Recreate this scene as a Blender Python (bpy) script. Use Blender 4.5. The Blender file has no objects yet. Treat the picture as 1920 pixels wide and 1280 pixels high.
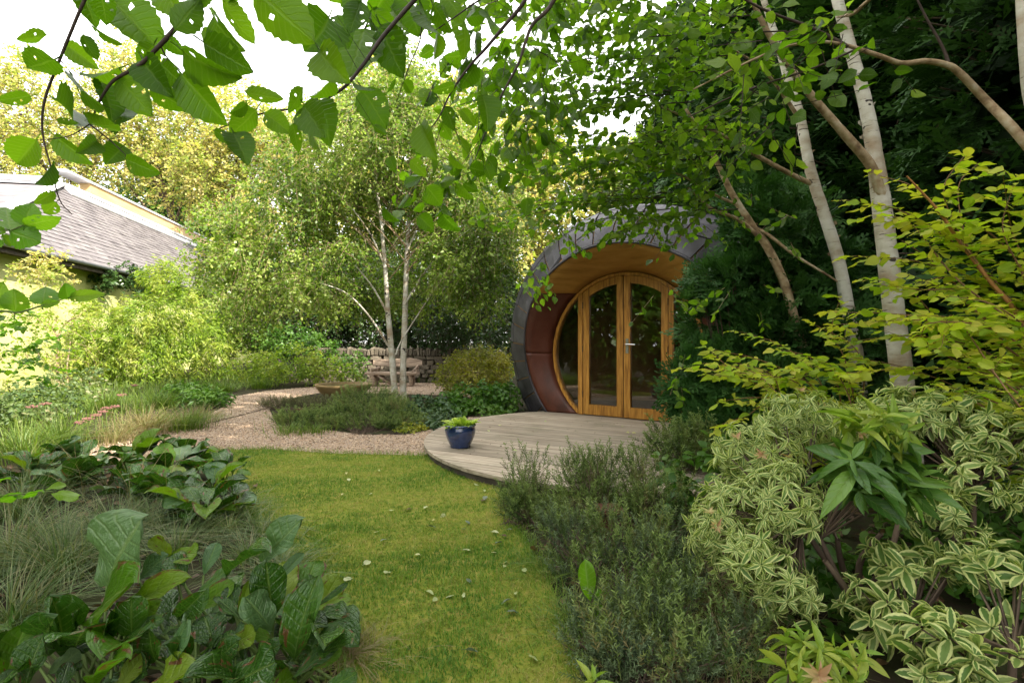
import bpy, math, random
import numpy as np
from mathutils import Vector, Matrix
rng = np.random.default_rng(11)
random.seed(5)
SC = bpy.context.scene
COL = SC.collection
R_ = math.radians
CAMZ = 1.15
F = 960.0

# ------------------------------------------------------------------ camera, sky, sun, exposure
cd = bpy.data.cameras.new('camera'); cam = bpy.data.objects.new('camera', cd); COL.objects.link(cam)
cam.location = (0, 0, CAMZ); cam.rotation_euler = (R_(90), 0, 0)
cd.lens = 18; cd.sensor_width = 36; cd.clip_start = 0.05; cd.clip_end = 800
SC.camera = cam
SUN_EL = 40.0
SUN_AZ = 124.0      # clockwise from +Y
w = bpy.data.worlds.new('World'); SC.world = w; w.use_nodes = True
nt = w.node_tree; nt.nodes.clear()
out = nt.nodes.new('ShaderNodeOutputWorld'); bg = nt.nodes.new('ShaderNodeBackground')
sky = nt.nodes.new('ShaderNodeTexSky'); sky.sky_type = 'NISHITA'; sky.sun_disc = False
sky.sun_elevation = R_(SUN_EL); sky.sun_rotation = R_(SUN_AZ); sky.air_density = 1.0; sky.dust_density = 2.0
tc = nt.nodes.new('ShaderNodeTexCoord'); nz = nt.nodes.new('ShaderNodeTexNoise')
nz.inputs['Scale'].default_value = 2.2; nz.inputs['Detail'].default_value = 6
nt.links.new(tc.outputs['Generated'], nz.inputs['Vector'])
rp = nt.nodes.new('ShaderNodeValToRGB')
rp.color_ramp.elements[0].position = 0.30; rp.color_ramp.elements[1].position = 0.55
rp.color_ramp.elements[0].color = (.55, .55, .55, 1)
nt.links.new(nz.outputs['Fac'], rp.inputs['Fac'])
mx = nt.nodes.new('ShaderNodeMix'); mx.data_type = 'RGBA'
nt.links.new(rp.outputs['Color'], mx.inputs['Factor'])
nt.links.new(sky.outputs['Color'], mx.inputs['A']); mx.inputs['B'].default_value = (7.6, 7.5, 7.3, 1)
nt.links.new(mx.outputs['Result'], bg.inputs['Color'])
bg.inputs['Strength'].default_value = 0.13
nt.links.new(bg.outputs['Background'], out.inputs['Surface'])
sl = bpy.data.lights.new('sun', 'SUN'); so = bpy.data.objects.new('sun', sl); COL.objects.link(so)
sl.energy = 4.0; sl.angle = R_(0.5); sl.color = (1.0, 0.93, 0.80)
az, el = R_(SUN_AZ), R_(SUN_EL)
sd = Vector((math.sin(az)*math.cos(el), math.cos(az)*math.cos(el), math.sin(el)))
so.rotation_euler = (-sd).to_track_quat('-Z', 'Y').to_euler(); so.location = (10, -10, 20)
SC.view_settings.view_transform = 'Standard'; SC.view_settings.look = 'None'
SC.view_settings.exposure = 1.95; SC.view_settings.gamma = 1
SC.view_settings.use_curve_mapping = False
SC.render.engine = 'CYCLES'
SC.cycles.max_bounces = 10; SC.cycles.diffuse_bounces = 5; SC.cycles.glossy_bounces = 3
SC.cycles.transmission_bounces = 6; SC.cycles.transparent_max_bounces = 8
SC.cycles.caustics_reflective = False; SC.cycles.caustics_refractive = False
SC.cycles.sample_clamp_indirect = 6
SC.cycles.use_denoising = True

# ------------------------------------------------------------------ helpers
def P(px, py, d):
    return np.array([(px-960)/F*d, d, CAMZ-(py-640)/F*d])
def G(px, py, z=0.0):
    d = (CAMZ-z)*F/(py-640)
    return np.array([(px-960)/F*d, d, z])
def nrm(a):
    return a/np.maximum(np.linalg.norm(a, axis=-1, keepdims=True), 1e-9)
def rand_dir(n):
    return nrm(rng.normal(size=(n, 3)))
def frames(d, n):
    y = nrm(d); x = nrm(np.cross(y, n)); z = np.cross(x, y)
    return np.stack([x, y, z], axis=-1)

def mesh_np(name, V, Fc, mats, attrs=None, smooth=True, midx=None):
    V = np.asarray(V, np.float32); Fc = np.asarray(Fc, np.int32)
    me = bpy.data.meshes.new(name)
    n, k = Fc.shape
    me.vertices.add(len(V)); me.vertices.foreach_set('co', V.ravel())
    me.loops.add(n*k); me.loops.foreach_set('vertex_index', Fc.ravel())
    me.polygons.add(n); me.polygons.foreach_set('loop_start', np.arange(0, n*k, k, dtype=np.int32))
    if smooth: me.polygons.foreach_set('use_smooth', np.ones(n, bool))
    for m in (mats if isinstance(mats, (list, tuple)) else [mats]):
        me.materials.append(m)
    if midx is not None: me.polygons.foreach_set('material_index', np.asarray(midx, np.int32))
    me.update(calc_edges=True)
    for a, arr in (attrs or {}).items():
        arr = np.asarray(arr, np.float32)
        if arr.ndim == 1:
            at = me.attributes.new(a, 'FLOAT', 'POINT'); at.data.foreach_set('value', arr)
        else:
            at = me.attributes.new(a, 'FLOAT_VECTOR', 'POINT'); at.data.foreach_set('vector', arr.ravel())
    return me

def mesh_py(name, V, Fs, mat, smooth=False):
    me = bpy.data.meshes.new(name); me.from_pydata([tuple(v) for v in V], [], Fs)
    me.materials.append(mat); 
    if smooth: me.polygons.foreach_set('use_smooth', np.ones(len(me.polygons), bool))
    me.update(); return me

def obj(name, me, parent=None, M=None, kind=None, label=None):
    o = bpy.data.objects.new(name, me); COL.objects.link(o)
    if M is not None: o.matrix_basis = M
    if parent is not None:
        o.parent = parent
        if parent.type == 'EMPTY': o.matrix_parent_inverse = Matrix.Translation(-parent.location)
    if kind: o['kind'] = kind
    if label: o['label'] = label
    return o
def thing(name, label, cat, loc, group=None):
    o = bpy.data.objects.new(name, None); COL.objects.link(o); o.location = tuple(loc); o.empty_display_size = .1
    o['label'] = label; o['category'] = cat
    if group: o['group'] = group
    return o
def tag(o, label, cat, group=None):
    o['label'] = label; o['category'] = cat
    if group: o['group'] = group
    return o
def M4(R, t, s):
    m = np.eye(4); m[:3, :3] = R*np.asarray(s); m[:3, 3] = t
    return Matrix(m.tolist())

class MB:
    """collects polygons"""
    def __init__(s): s.v = []; s.f = []
    def poly(s, V, Fs):
        b = len(s.v); s.v += [tuple(x) for x in V]; s.f += [tuple(i+b for i in f) for f in Fs]; return s
    def prism(s, pts, ext):          # pts: planar ring of 3D points, ext: extrusion vector
        n = len(pts); A = [np.asarray(p, float) for p in pts]; B = [p+np.asarray(ext) for p in A]
        s.poly(A+B, [tuple(range(n))[::-1], tuple(range(n, 2*n))]+[(i, (i+1) % n, n+(i+1) % n, n+i) for i in range(n)]); return s
    def box(s, c, X, Y, Z):          # centre and half vectors
        c, X, Y, Z = [np.asarray(a, float) for a in (c, X, Y, Z)]
        V = [c+i*X+j*Y+k*Z for k in (-1, 1) for j in (-1, 1) for i in (-1, 1)]
        return s.poly(V, [(0, 2, 3, 1), (4, 5, 7, 6), (0, 1, 5, 4), (2, 6, 7, 3), (0, 4, 6, 2), (1, 3, 7, 5)])
    def tube(s, pts, rad, sides=8, cap=True):
        V, Fq = tube(pts, rad, sides)
        s.poly(V, [tuple(f) for f in Fq])
        if cap:
            b = len(s.v)-len(V); n = len(pts)
            s.f.append(tuple(b+i for i in range(sides))[::-1]); s.f.append(tuple(b+(n-1)*sides+i for i in range(sides)))
        return s
    def lathe(s, c, prof, seg=32):
        V = []; n = len(prof)
        for i in range(seg):
            a = 2*math.pi*i/seg
            V += [(c[0]+r*math.cos(a), c[1]+r*math.sin(a), c[2]+z) for r, z in prof]
        Fs = [(i*n+j, ((i+1) % seg)*n+j, ((i+1) % seg)*n+j+1, i*n+j+1) for i in range(seg) for j in range(n-1)]
        return s.poly(V, Fs)
    def build(s, name, mat, parent=None, smooth=False, bevel=0, **kw):
        me = mesh_py(name, s.v, s.f, mat, smooth)
        o = obj(name, me, parent, **kw)
        if bevel:
            b = o.modifiers.new('bevel', 'BEVEL'); b.width = bevel; b.segments = 2; b.limit_method = 'ANGLE'
        return o

def spline(pts, per=6):
    p = np.asarray(pts, float)
    if len(p) < 3: return np.array([p[0]+(p[-1]-p[0])*t for t in np.linspace(0, 1, per+1)])
    q = np.vstack([2*p[0]-p[1], p, 2*p[-1]-p[-2]]); o = []
    for i in range(1, len(q)-2):
        for t in np.linspace(0, 1, per, endpoint=False):
            a, b, c, d = q[i-1:i+3]
            o.append(.5*((2*b)+(-a+c)*t+(2*a-5*b+4*c-d)*t*t+(-a+3*b-3*c+d)*t**3))
    o.append(p[-1]); return np.array(o)
def tube(pts, rad, sides=6, wob=0.0):
    pts = np.asarray(pts, float); n = len(pts); rad = np.broadcast_to(np.asarray(rad, float), (n,))
    T = nrm(np.gradient(pts, axis=0)); u = np.array([0.31, 0.9, .27]); 
    X = nrm(np.cross(T, u)); Y = np.cross(T, X)
    a = np.arange(sides)*2*np.pi/sides
    rr = rad[:, None]*(1+wob*rng.normal(size=(n, sides)))
    V = pts[:, None, :]+rr[..., None]*(np.cos(a)[None, :, None]*X[:, None, :]+np.sin(a)[None, :, None]*Y[:, None, :])
    i, j = np.meshgrid(np.arange(n-1), np.arange(sides), indexing='ij'); j2 = (j+1) % sides
    Fq = np.stack([i*sides+j, i*sides+j2, (i+1)*sides+j2, (i+1)*sides+j], -1).reshape(-1, 4)
    return V.reshape(-1, 3), Fq
def segs_mesh(A, B, r0, r1, sag=0.0):
    """many 3-sided thin twigs A->B, vectorised"""
    n = len(A); T = nrm(B-A); X = nrm(np.cross(T, np.array([.3, .2, .93]))); Y = np.cross(T, X)
    r0 = np.broadcast_to(r0, (n,)); r1 = np.broadcast_to(r1, (n,))
    V = np.zeros((n, 6, 3))
    for k in range(3):
        a = k*2.094; o = np.cos(a)*X+np.sin(a)*Y
        V[:, k] = A+o*r0[:, None]; V[:, 3+k] = B+o*r1[:, None]
    b = np.arange(n)[:, None, None]*6
    f = np.array([[0, 1, 4, 3], [1, 2, 5, 4], [2, 0, 3, 5]])[None]
    return V.reshape(-1, 3), (b+f).reshape(-1, 4)

# ------------------------------------------------------------------ materials
def mat_new(name):
    m = bpy.data.materials.new(name); m.use_nodes = True; t = m.node_tree; t.nodes.clear()
    o = t.nodes.new('ShaderNodeOutputMaterial'); return m, t, o
def N(t, ty, **kw):
    n = t.nodes.new(ty)
    for k, v in kw.items():
        if k in ('inp',):
            for a, b in v.items(): n.inputs[a].default_value = b
        else: setattr(n, k, v)
    return n
def ramp(t, cols, fac=None, pos=None, interp='LINEAR'):
    r = t.nodes.new('ShaderNodeValToRGB'); e = r.color_ramp.elements; n = len(cols)
    while len(e) < n: e.new(.5)
    for i, c in enumerate(cols):
        e[i].position = pos[i] if pos else i/max(1, n-1); e[i].color = (*c, 1) if len(c) == 3 else c
    r.color_ramp.interpolation = interp
    if fac is not None: t.links.new(fac, r.inputs['Fac'])
    return r.outputs['Color']
def math_(t, op, a, b=None, clamp=False):
    n = t.nodes.new('ShaderNodeMath'); n.operation = op; n.use_clamp = clamp
    for i, x in enumerate((a, b)):
        if x is None: continue
        if isinstance(x, (int, float)): n.inputs[i].default_value = x
        else: t.links.new(x, n.inputs[i])
    return n.outputs[0]
def mixc(t, f, a, b, bt='MIX'):
    n = t.nodes.new('ShaderNodeMix'); n.data_type = 'RGBA'; n.blend_type = bt
    for s, x in (('Factor', f), ('A', a), ('B', b)):
        if isinstance(x, (int, float)): n.inputs[s].default_value = x
        elif isinstance(x, tuple): n.inputs[s].default_value = (*x, 1)
        else: t.links.new(x, n.inputs[s])
    return n.outputs['Result']
def coords(t, kind='Object', scale=(1, 1, 1)):
    tc = t.nodes.new('ShaderNodeTexCoord'); mp = t.nodes.new('ShaderNodeMapping'); mp.inputs['Scale'].default_value = scale
    t.links.new(tc.outputs[kind], mp.inputs['Vector']); return mp.outputs['Vector']
def noise(t, vec, scale, detail=4, rough=.55):
    n = N(t, 'ShaderNodeTexNoise', inp={'Scale': scale, 'Detail': detail, 'Roughness': rough})
    t.links.new(vec, n.inputs['Vector']); return n.outputs['Fac']
def bump(t, h, strength=.3, dist=.01):
    b = N(t, 'ShaderNodeBump', inp={'Strength': strength, 'Distance': dist}); t.links.new(h, b.inputs['Height']); return b.outputs['Normal']
def simple(name, cols, scale=8, rough=.7, stretch=(1, 1, 1), bmp=.3, metallic=0, spec=.3, detail=6, bdist=.01, pos=None, perobj=0.0):
    m, t, o = mat_new(name); p = N(t, 'ShaderNodeBsdfPrincipled', inp={'Roughness': rough, 'Metallic': metallic, 'Specular IOR Level': spec})
    v = coords(t, 'Object', stretch); f = noise(t, v, scale, detail)
    c = ramp(t, cols, f, pos or [0.3+0.4*i/max(1, len(cols)-1) for i in range(len(cols))])
    if perobj:
        oi = N(t, 'ShaderNodeObjectInfo'); h = N(t, 'ShaderNodeHueSaturation')
        t.links.new(c, h.inputs['Color']); t.links.new(math_(t, 'ADD', math_(t, 'MULTIPLY', oi.outputs['Random'], perobj), 1-perobj/2), h.inputs['Value']); c = h.outputs['Color']
    t.links.new(c, p.inputs['Base Color'])
    if bmp: t.links.new(bump(t, f, bmp, bdist), p.inputs['Normal'])
    t.links.new(p.outputs['BSDF'], o.inputs['Surface']); return m

def leaf_mats(name, cols, rough=.45, transl=.35, veins=0, edge=None, edge_w=.62, spec=.4, brown=0.0, blotch=0.0, tcol=1.25, vein_k=.3, quilt=0.0, tip=None):
    """returns (material with per-leaf tint attribute, material with per-object random)"""
    res = []
    for src in ('attr', 'obj'):
        m, t, o = mat_new(name+('_mass' if src == 'attr' else ''))
        if src == 'attr':
            a = N(t, 'ShaderNodeAttribute', attribute_name='tint'); fac = a.outputs['Fac']
        else:
            fac = N(t, 'ShaderNodeObjectInfo').outputs['Random']
        c = ramp(t, cols, fac)
        nv = None
        if veins or edge or blotch or brown or tip:
            l = N(t, 'ShaderNodeAttribute', attribute_name='luv'); sx = N(t, 'ShaderNodeSeparateXYZ'); t.links.new(l.outputs['Vector'], sx.inputs['Vector'])
            u, v = sx.outputs['X'], sx.outputs['Y']; av = math_(t, 'ABSOLUTE', v)
            if tip: c = mixc(t, ramp(t, [(0, 0, 0), (1, 1, 1)], u, [.45, 1.0]), c, tip)
            if edge:
                nz = noise(t, l.outputs['Vector'], 6, 2)
                e = math_(t, 'ADD', av, math_(t, 'MULTIPLY', math_(t, 'SUBTRACT', nz, .5), .5))
                ef = ramp(t, [(0, 0, 0), (1, 1, 1)], e, [edge_w-.06, edge_w+.06])
                c = mixc(t, ef, c, edge)
            if veins:
                mid = ramp(t, [(1, 1, 1), (0, 0, 0)], av, [.02, .09])
                s = math_(t, 'FRACT', math_(t, 'SUBTRACT', math_(t, 'MULTIPLY', u, veins), math_(t, 'MULTIPLY', av, 1.6)))
                s2 = ramp(t, [(1, 1, 1), (0, 0, 0), (0, 0, 0), (1, 1, 1)], s, [0, .16, .84, 1])
                vf = math_(t, 'MAXIMUM', mid, math_(t, 'MULTIPLY', s2, .5))
                c = mixc(t, math_(t, 'MULTIPLY', vf, vein_k), c, (.28, .36, .10))
                nv = bump(t, math_(t, 'ADD', math_(t, 'MULTIPLY', vf, -1), math_(t, 'MULTIPLY', noise(t, l.outputs['Vector'], 7, 3), quilt)), .5, .004 if not quilt else .012)
            if blotch:
                oi = N(t, 'ShaderNodeObjectInfo')
                va = N(t, 'ShaderNodeVectorMath', operation='ADD'); t.links.new(l.outputs['Vector'], va.inputs[0]); t.links.new(oi.outputs['Location'], va.inputs[1])
                bn = noise(t, va.outputs['Vector'], 2.5, 5)
                c = mixc(t, math_(t, 'MULTIPLY', bn, blotch), c, (.10, .16, .02))
            if brown:
                oi = N(t, 'ShaderNodeObjectInfo')
                va = N(t, 'ShaderNodeVectorMath', operation='ADD'); t.links.new(l.outputs['Vector'], va.inputs[0]); t.links.new(oi.outputs['Location'], va.inputs[1])
                bn = math_(t, 'ADD', noise(t, va.outputs['Vector'], 3.2, 4), math_(t, 'MULTIPLY', av, .12))
                c = mixc(t, ramp(t, [(0, 0, 0), (1, 1, 1)], bn, [.72-brown, .76-brown]), c, (.13, .06, .025))
        p = N(t, 'ShaderNodeBsdfPrincipled', inp={'Roughness': rough, 'Specular IOR Level': spec}); t.links.new(c, p.inputs['Base Color'])
        tr = N(t, 'ShaderNodeBsdfTranslucent')
        t.links.new(mixc(t, 1.0, c, (tcol*1.0, tcol*1.12, tcol*.45), 'MULTIPLY'), tr.inputs['Color'])
        if nv is not None: t.links.new(nv, p.inputs['Normal'])
        ms = N(t, 'ShaderNodeMixShader', inp={'Fac': transl})
        t.links.new(p.outputs['BSDF'], ms.inputs[1]); t.links.new(tr.outputs['BSDF'], ms.inputs[2])
        t.links.new(ms.outputs['Shader'], o.inputs['Surface']); res.append(m)
    return res

def bark_white():
    m, t, o = mat_new('white_birch_bark'); p = N(t, 'ShaderNodeBsdfPrincipled', inp={'Roughness': .75, 'Specular IOR Level': .2})
    v = coords(t, 'Object', (4, 4, 46)); f = noise(t, v, 1.6, 4, .6)
    v2 = coords(t, 'Object', (3, 3, 5)); f2 = noise(t, v2, 1.3, 5)
    c = ramp(t, [(.33, .25, .17), (.46, .41, .33), (.56, .53, .46)], f2, [.33, .48, .6])
    c = mixc(t, ramp(t, [(1, 1, 1), (0, 0, 0)], f, [.335, .385]), c, (.11, .085, .065))
    kn = noise(t, coords(t, 'Object', (7, 7, 11)), 1.0, 2); c = mixc(t, ramp(t, [(0, 0, 0), (1, 1, 1)], kn, [.685, .70]), c, (.05, .04, .035))
    f3 = noise(t, coords(t, 'Object', (9, 9, 9)), 1.0, 3)
    c = mixc(t, ramp(t, [(0, 0, 0), (.6, .6, .6)], f3, [.6, .72]), c, (.34, .36, .24))
    t.links.new(c, p.inputs['Base Color']); t.links.new(bump(t, f, .8, .008), p.inputs['Normal'])
    t.links.new(p.outputs['BSDF'], o.inputs['Surface']); return m
BARKW = bark_white()
BARKO = simple('peeling_tan_bark', [(.10, .065, .04), (.24, .16, .09), (.36, .27, .165), (.46, .39, .29)], 13, .75, (1, 1, 1), .6, 0, .15, 8)
BARKD = simple('dark_twig_bark', [(.035, .022, .018), (.07, .045, .035)], 14, .7)
BARKB = simple('brown_bark', [(.06, .04, .03), (.13, .09, .06)], 9, .85, (1, 1, .25), .7)
STEMG = simple('green_stem', [(.08, .13, .03), (.14, .20, .05)], 9, .6)
STEMR = simple('red_brown_stem', [(.14, .07, .03), (.22, .12, .05)], 9, .5)
STEMO = simple('orange_stem', [(.30, .13, .04), (.40, .20, .07)], 9, .5)

# ------------------------------------------------------------------ leaf templates
def leaf_tpl(nu=4, nv=2, W=.3, a=.6, b=.9, fold=.12, curl=.15, wav=0, ser=0, pet=0, seed=0, wrinkle=0, holes=0, side=0):
    r = np.random.default_rng(seed)
    t = np.linspace(0, 1, nu+1)
    if nv >= 6 and not ser: t = .45*t+.55*(.5-.5*np.cos(np.pi*t))
    te = np.clip(t, .012, .985)
    wd = te**a*(1-te)**b; wd /= (np.linspace(.01, .99, 99)**a*(1-np.linspace(.01, .99, 99))**b).max(); wd *= W
    if ser: wd = wd*(1+ser*(np.arange(nu+1) % 2)*2-ser)
    wd[-1] = min(wd[-1], .012)
    if pet:
        t = np.concatenate([[-pet, -.01], t[1:]]); wd = np.concatenate([[.008, .012], wd[1:]])
    v = np.linspace(-1, 1, nv+1)
    T, Vv = np.meshgrid(t, v, indexing='ij'); Wd = wd[:, None]
    X = Vv*Wd+side*np.clip(T, 0, 1)**2; Y = T.copy(); tt = np.clip(T, 0, 1)
    Z = fold*np.abs(Vv)*Wd*2-curl*tt**2
    if pet: Z += np.where(T < 0, -0.0, 0)
    if wav: 
        ph = r.uniform(0, 6.28, 4); Z += wav*np.abs(Vv)**2*np.sin(T*9+ph[0]+Vv*1.5)*W+wav*.4*np.abs(Vv)*np.sin(T*17+ph[1])*W
    if wrinkle: Z += wrinkle*np.sin((T*7-np.abs(Vv)*1.4)*6.28)*np.abs(Vv)*(1-np.abs(Vv)*.4)+r.normal(size=T.shape)*wrinkle*.35
    V = np.stack([X, Y, Z], -1).reshape(-1, 3); luv = np.stack([tt, Vv, np.zeros_like(T)], -1).reshape(-1, 3)
    n0, n1 = T.shape
    i, j = np.meshgrid(np.arange(n0-1), np.arange(n1-1), indexing='ij')
    Fq = np.stack([i*n1+j, i*n1+j+1, (i+1)*n1+j+1, (i+1)*n1+j], -1).reshape(-1, 4)
    if holes:
        inner = [k for k in range(len(Fq)) if 2 <= k//nv < nu-2 and 1 <= k % nv < nv-1 and abs(k % nv-nv/2+.5) > .6]
        keep = np.ones(len(Fq), bool); keep[r.choice(inner, holes, replace=False)] = False; Fq = Fq[keep]; V[:, :2] += r.normal(size=(len(V), 2))*.010*(np.abs(luv[:, 1:2]) < .9)
    return V, Fq, luv
def rhomb(W=.3, fold=.1):
    V = np.array([[0, 0, 0], [-W, .42, fold], [0, 1, -.08], [W, .42, fold]]); 
    return V, np.array([[0, 3, 2, 1]]), np.array([[0, 0, 0], [.4, -1, 0], [1, 0, 0], [.4, 1, 0.]])
def scatter_mesh(name, tpls, pos, Rm, scale, tint, mat):
    """join leaves into one mesh; tpls cycled"""
    n = len(pos); VV = []; FF = []; TT = []; LL = []; base = 0
    pick = rng.integers(0, len(tpls), n); scale = np.broadcast_to(np.asarray(scale, float), (n,))
    for k, (tv, tf, tl) in enumerate(tpls):
        s = np.where(pick == k)[0]
        if not len(s): continue
        V = np.einsum('nij,kj->nki', Rm[s], tv)*scale[s][:, None, None]+pos[s][:, None, :]
        f = tf[None]+(np.arange(len(s))*len(tv))[:, None, None]+base
        VV.append(V.reshape(-1, 3)); FF.append(f.reshape(-1, tf.shape[1])); TT.append(np.repeat(tint[s], len(tv))); LL.append(np.tile(tl, (len(s), 1)))
        base += len(s)*len(tv)
    return mesh_np(name, np.concatenate(VV), np.concatenate(FF), mat, {'tint': np.concatenate(TT), 'luv': np.concatenate(LL)})
def blob3(b):
    px, py, d, rx, ry, rd = b
    return P(px, py, d), np.array([rx*d/F, rd, ry*d/F])
def in_blobs(blobs, n, shell=.5, wt=None, zmin=.02):
    C = [blob3(b) for b in blobs]; wts = np.array([r[0]*r[2] for _, r in C]) if wt is None else np.array(wt, float); wts /= wts.sum()
    k = rng.choice(len(C), n, p=wts); c = np.array([x[0] for x in C])[k]; r = np.array([x[1] for x in C])[k]
    u = rand_dir(n); q = (shell**3+(1-shell**3)*rng.random(n))**(1/3)
    p = c+u*r*q[:, None]; p[:, 2] = np.maximum(p[:, 2], zmin+.06*rng.random(n)); return p, nrm(u*r/r.max())
def twig_leaves(blobs, n_tw, per, L, droop=.3, shell=.45, upb=.6, out=.8, spread=.9, wt=None, ldroop=.15, horiz=0.0):
    p, u = in_blobs(blobs, n_tw, shell, wt)
    d = nrm(u*out+rand_dir(n_tw)*.7+np.array([0, 0, -droop])); 
    if horiz: d[:, 2] *= (1-horiz); d = nrm(d)
    Ls = L*rng.uniform(.6, 1.3, n_tw)
    A = p-d*Ls[:, None]*.5; B = p+d*Ls[:, None]*.5+np.array([0, 0, -1])*(Ls*.12*droop)[:, None]
    t = (np.arange(per)+.5)/per
    pos = A[:, None]+(B-A)[:, None]*t[None, :, None]+rng.normal(size=(n_tw, per, 3))*L*.05
    up = nrm(np.array([0, 0, 1.])*upb+rand_dir(n_tw*per)*(1-upb*.5)).reshape(n_tw, per, 3)
    side = nrm(np.cross(d, np.array([0, 0, 1.])+rand_dir(n_tw)*.2))
    sg = np.where(np.arange(per) % 2 == 0, 1, -1)[None, :, None]
    ld = nrm(d[:, None]*.6+side[:, None]*sg*spread+rng.normal(size=(n_tw, per, 3))*.35+np.array([0, 0, -ldroop]))
    pos = pos.reshape(-1, 3); pos[:, 2] = np.maximum(pos[:, 2], .02)
    return pos, ld.reshape(-1, 3), up.reshape(-1, 3), A, B

def put_leaves(root, tpls, mats, pos, ld, up, size, n_parts=0, tint=None, jitter=.3, part='leaf', mass='foliage'):
    """the nearest in-frame leaves become parts of their own, the rest one mass"""
    n = len(pos); sc = size*rng.uniform(1-jitter, 1+jitter, n); Rm = frames(ld, up)
    if tint is None: tint = np.clip(patches(pos[:, 0]+pos[:, 1]*.5, pos[:, 2]+pos[:, 1]*.4, 1.6, abs(pos[0, 0]))*.55+rng.random(n)*.6-.08, 0, 1)
    idx = np.arange(n); chosen = np.zeros(n, bool)
    if n_parts:
        c = pos+ld*(sc*.5)[:, None]; d = np.maximum(c[:, 1], .01); px = 960+F*c[:, 0]/d; py = 640-F*(c[:, 2]-CAMZ)/d
        vis = (px > -20) & (px < 1940) & (py > -20) & (py < 1300) & (pos[:, 1] > .2)
        score = np.where(vis, sc/d, -1); o = np.argsort(-score)[:n_parts]; chosen[o[score[o] > 0]] = True
        mes = [mesh_np(part, tv, tf, mats[1], {'luv': tl}) for tv, tf, tl in tpls]
        for i in idx[chosen]:
            obj(part, mes[i % len(mes)], root, M4(Rm[i], pos[i], sc[i]))
    r = idx[~chosen]
    if len(r):
        return obj(mass, scatter_mesh(mass, tpls, pos[r], Rm[r], sc[r], tint[r], mats[0]), root, kind='stuff')
def put_twigs(root, A, B, r, mat, name='twigs'):
    V, Fq = segs_mesh(A, B, r, r*.5); obj(name, mesh_np(name, V, Fq, mat), root, kind='stuff')
def stem(root, name, pxs, mat, d=None, sides=10, per=5, wob=.02, rpx=None):
    """pxs: (px, py, d, radius m) -> a tapering limb"""
    pts = np.array([P(a, b, c) for a, b, c, _ in pxs]); rr = np.array([x[3] for x in pxs])
    q = spline(pts, per); rad = np.interp(np.linspace(0, 1, len(q)), np.linspace(0, 1, len(rr)), rr)
    V, Fq = tube(q, rad, sides, wob); return obj(name, mesh_np(name, V, Fq, mat), root)
def path_stem(root, name, pts, r0, r1, mat, sides=8, per=4, wob=.02):
    q = spline(pts, per); V, Fq = tube(q, np.linspace(r0, r1, len(q)), sides, wob); return obj(name, mesh_np(name, V, Fq, mat), root)

def sheet(name, poly, z, mat, kind='structure', sub=0):
    pts = [(p[0], p[1], z) for p in poly]
    o = obj(name, mesh_py(name, pts, [tuple(range(len(pts)))], mat)); 
    if kind: o['kind'] = kind
    return o
def inside(pts, poly):
    x, y = pts[:, 0], pts[:, 1]; c = np.zeros(len(pts), bool); n = len(poly)
    for i in range(n):
        x1, y1 = poly[i][0], poly[i][1]; x2, y2 = poly[(i+1) % n][0], poly[(i+1) % n][1]
        k = ((y1 > y) != (y2 > y)) & (x < (x2-x1)*(y-y1)/(y2-y1+1e-12)+x1); c ^= k
    return c
def patches(x, y, s=1.0, ph=0.0):
    """smooth pseudo-random field 0..1"""
    f = np.zeros_like(x); r = np.random.default_rng(abs(int(ph*100))+3)
    for k in range(9):
        a = r.uniform(0, 6.28); q = r.uniform(.6, 3.2)*s
        f += np.sin((np.cos(a)*x+np.sin(a)*y)*q*2+r.uniform(0, 6.28))/(1+.3*k)
    return .5+.5*np.tanh(f*.8)

# ------------------------------------------------------------------ ground, lawn, gravel
M_SOIL = simple('soil', [(.016, .012, .009), (.034, .025, .017), (.032, .036, .014), (.05, .038, .024)], 5, .95, (1, 1, 1), .8, 0, .1, 10, .04)
M_GRAVEL = simple('gravel_bed', [(.16, .115, .08), (.34, .255, .19), (.45, .36, .28)], 70, .9, (1, 1, 1), .9, 0, .15, 5, .02)
M_LAWN = simple('lawn_thatch', [(.10, .12, .018), (.16, .18, .025), (.23, .19, .05)], 16, .95, (1, 1, 1), .6, 0, .1, 8, .02)
g = [(-250, -60), (250, -60), (250, 400), (-250, 400)]
sheet('ground', g, 0.0, M_SOIL)
DC = np.array([1.2, 5.7]); DR = 2.15; DZ = 0.10
gpx = [(60, 880), (200, 828), (300, 800), (390, 778), (425, 760), (428, 745), (500, 733), (600, 724), (690, 718), (830, 718), (880, 735), (900, 760)]
gravel_poly = [tuple(G(*q)[:2]) for q in gpx]+[(.2, 7.2), (.6, 5.0), (-1.5, 4.6), (-3.5, 4.9), (-4.4, 4.6)]
sheet('gravel_path', gravel_poly, .004, M_GRAVEL)
isl_px = [(505, 768), (545, 747), (600, 737), (700, 738), (850, 742), (985, 760), (985, 775), (880, 783), (830, 803), (806, 806), (760, 816), (680, 815), (600, 806), (520, 799)]
island_poly = [tuple(G(*q)[:2]) for q in isl_px]
sheet('planting_bed', island_poly, .012, M_SOIL)
lawn_px = [(350, 846), (500, 843), (620, 851), (700, 853), (800, 855), (850, 872), (900, 884), (950, 900), (965, 980), (1035, 1100), (1095, 1280)]
lawn_l = [(640, 1280), (575, 1140), (500, 1020), (450, 930), (395, 872)]
lawn_poly = [tuple(G(*q)[:2]) for q in lawn_px]+[(.35, .9), (.4, -.5), (-.9, -.5), (-.75, .9)]+[tuple(G(*q)[:2]) for q in lawn_l]
sheet('lawn', lawn_poly, .008, M_LAWN)

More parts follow.
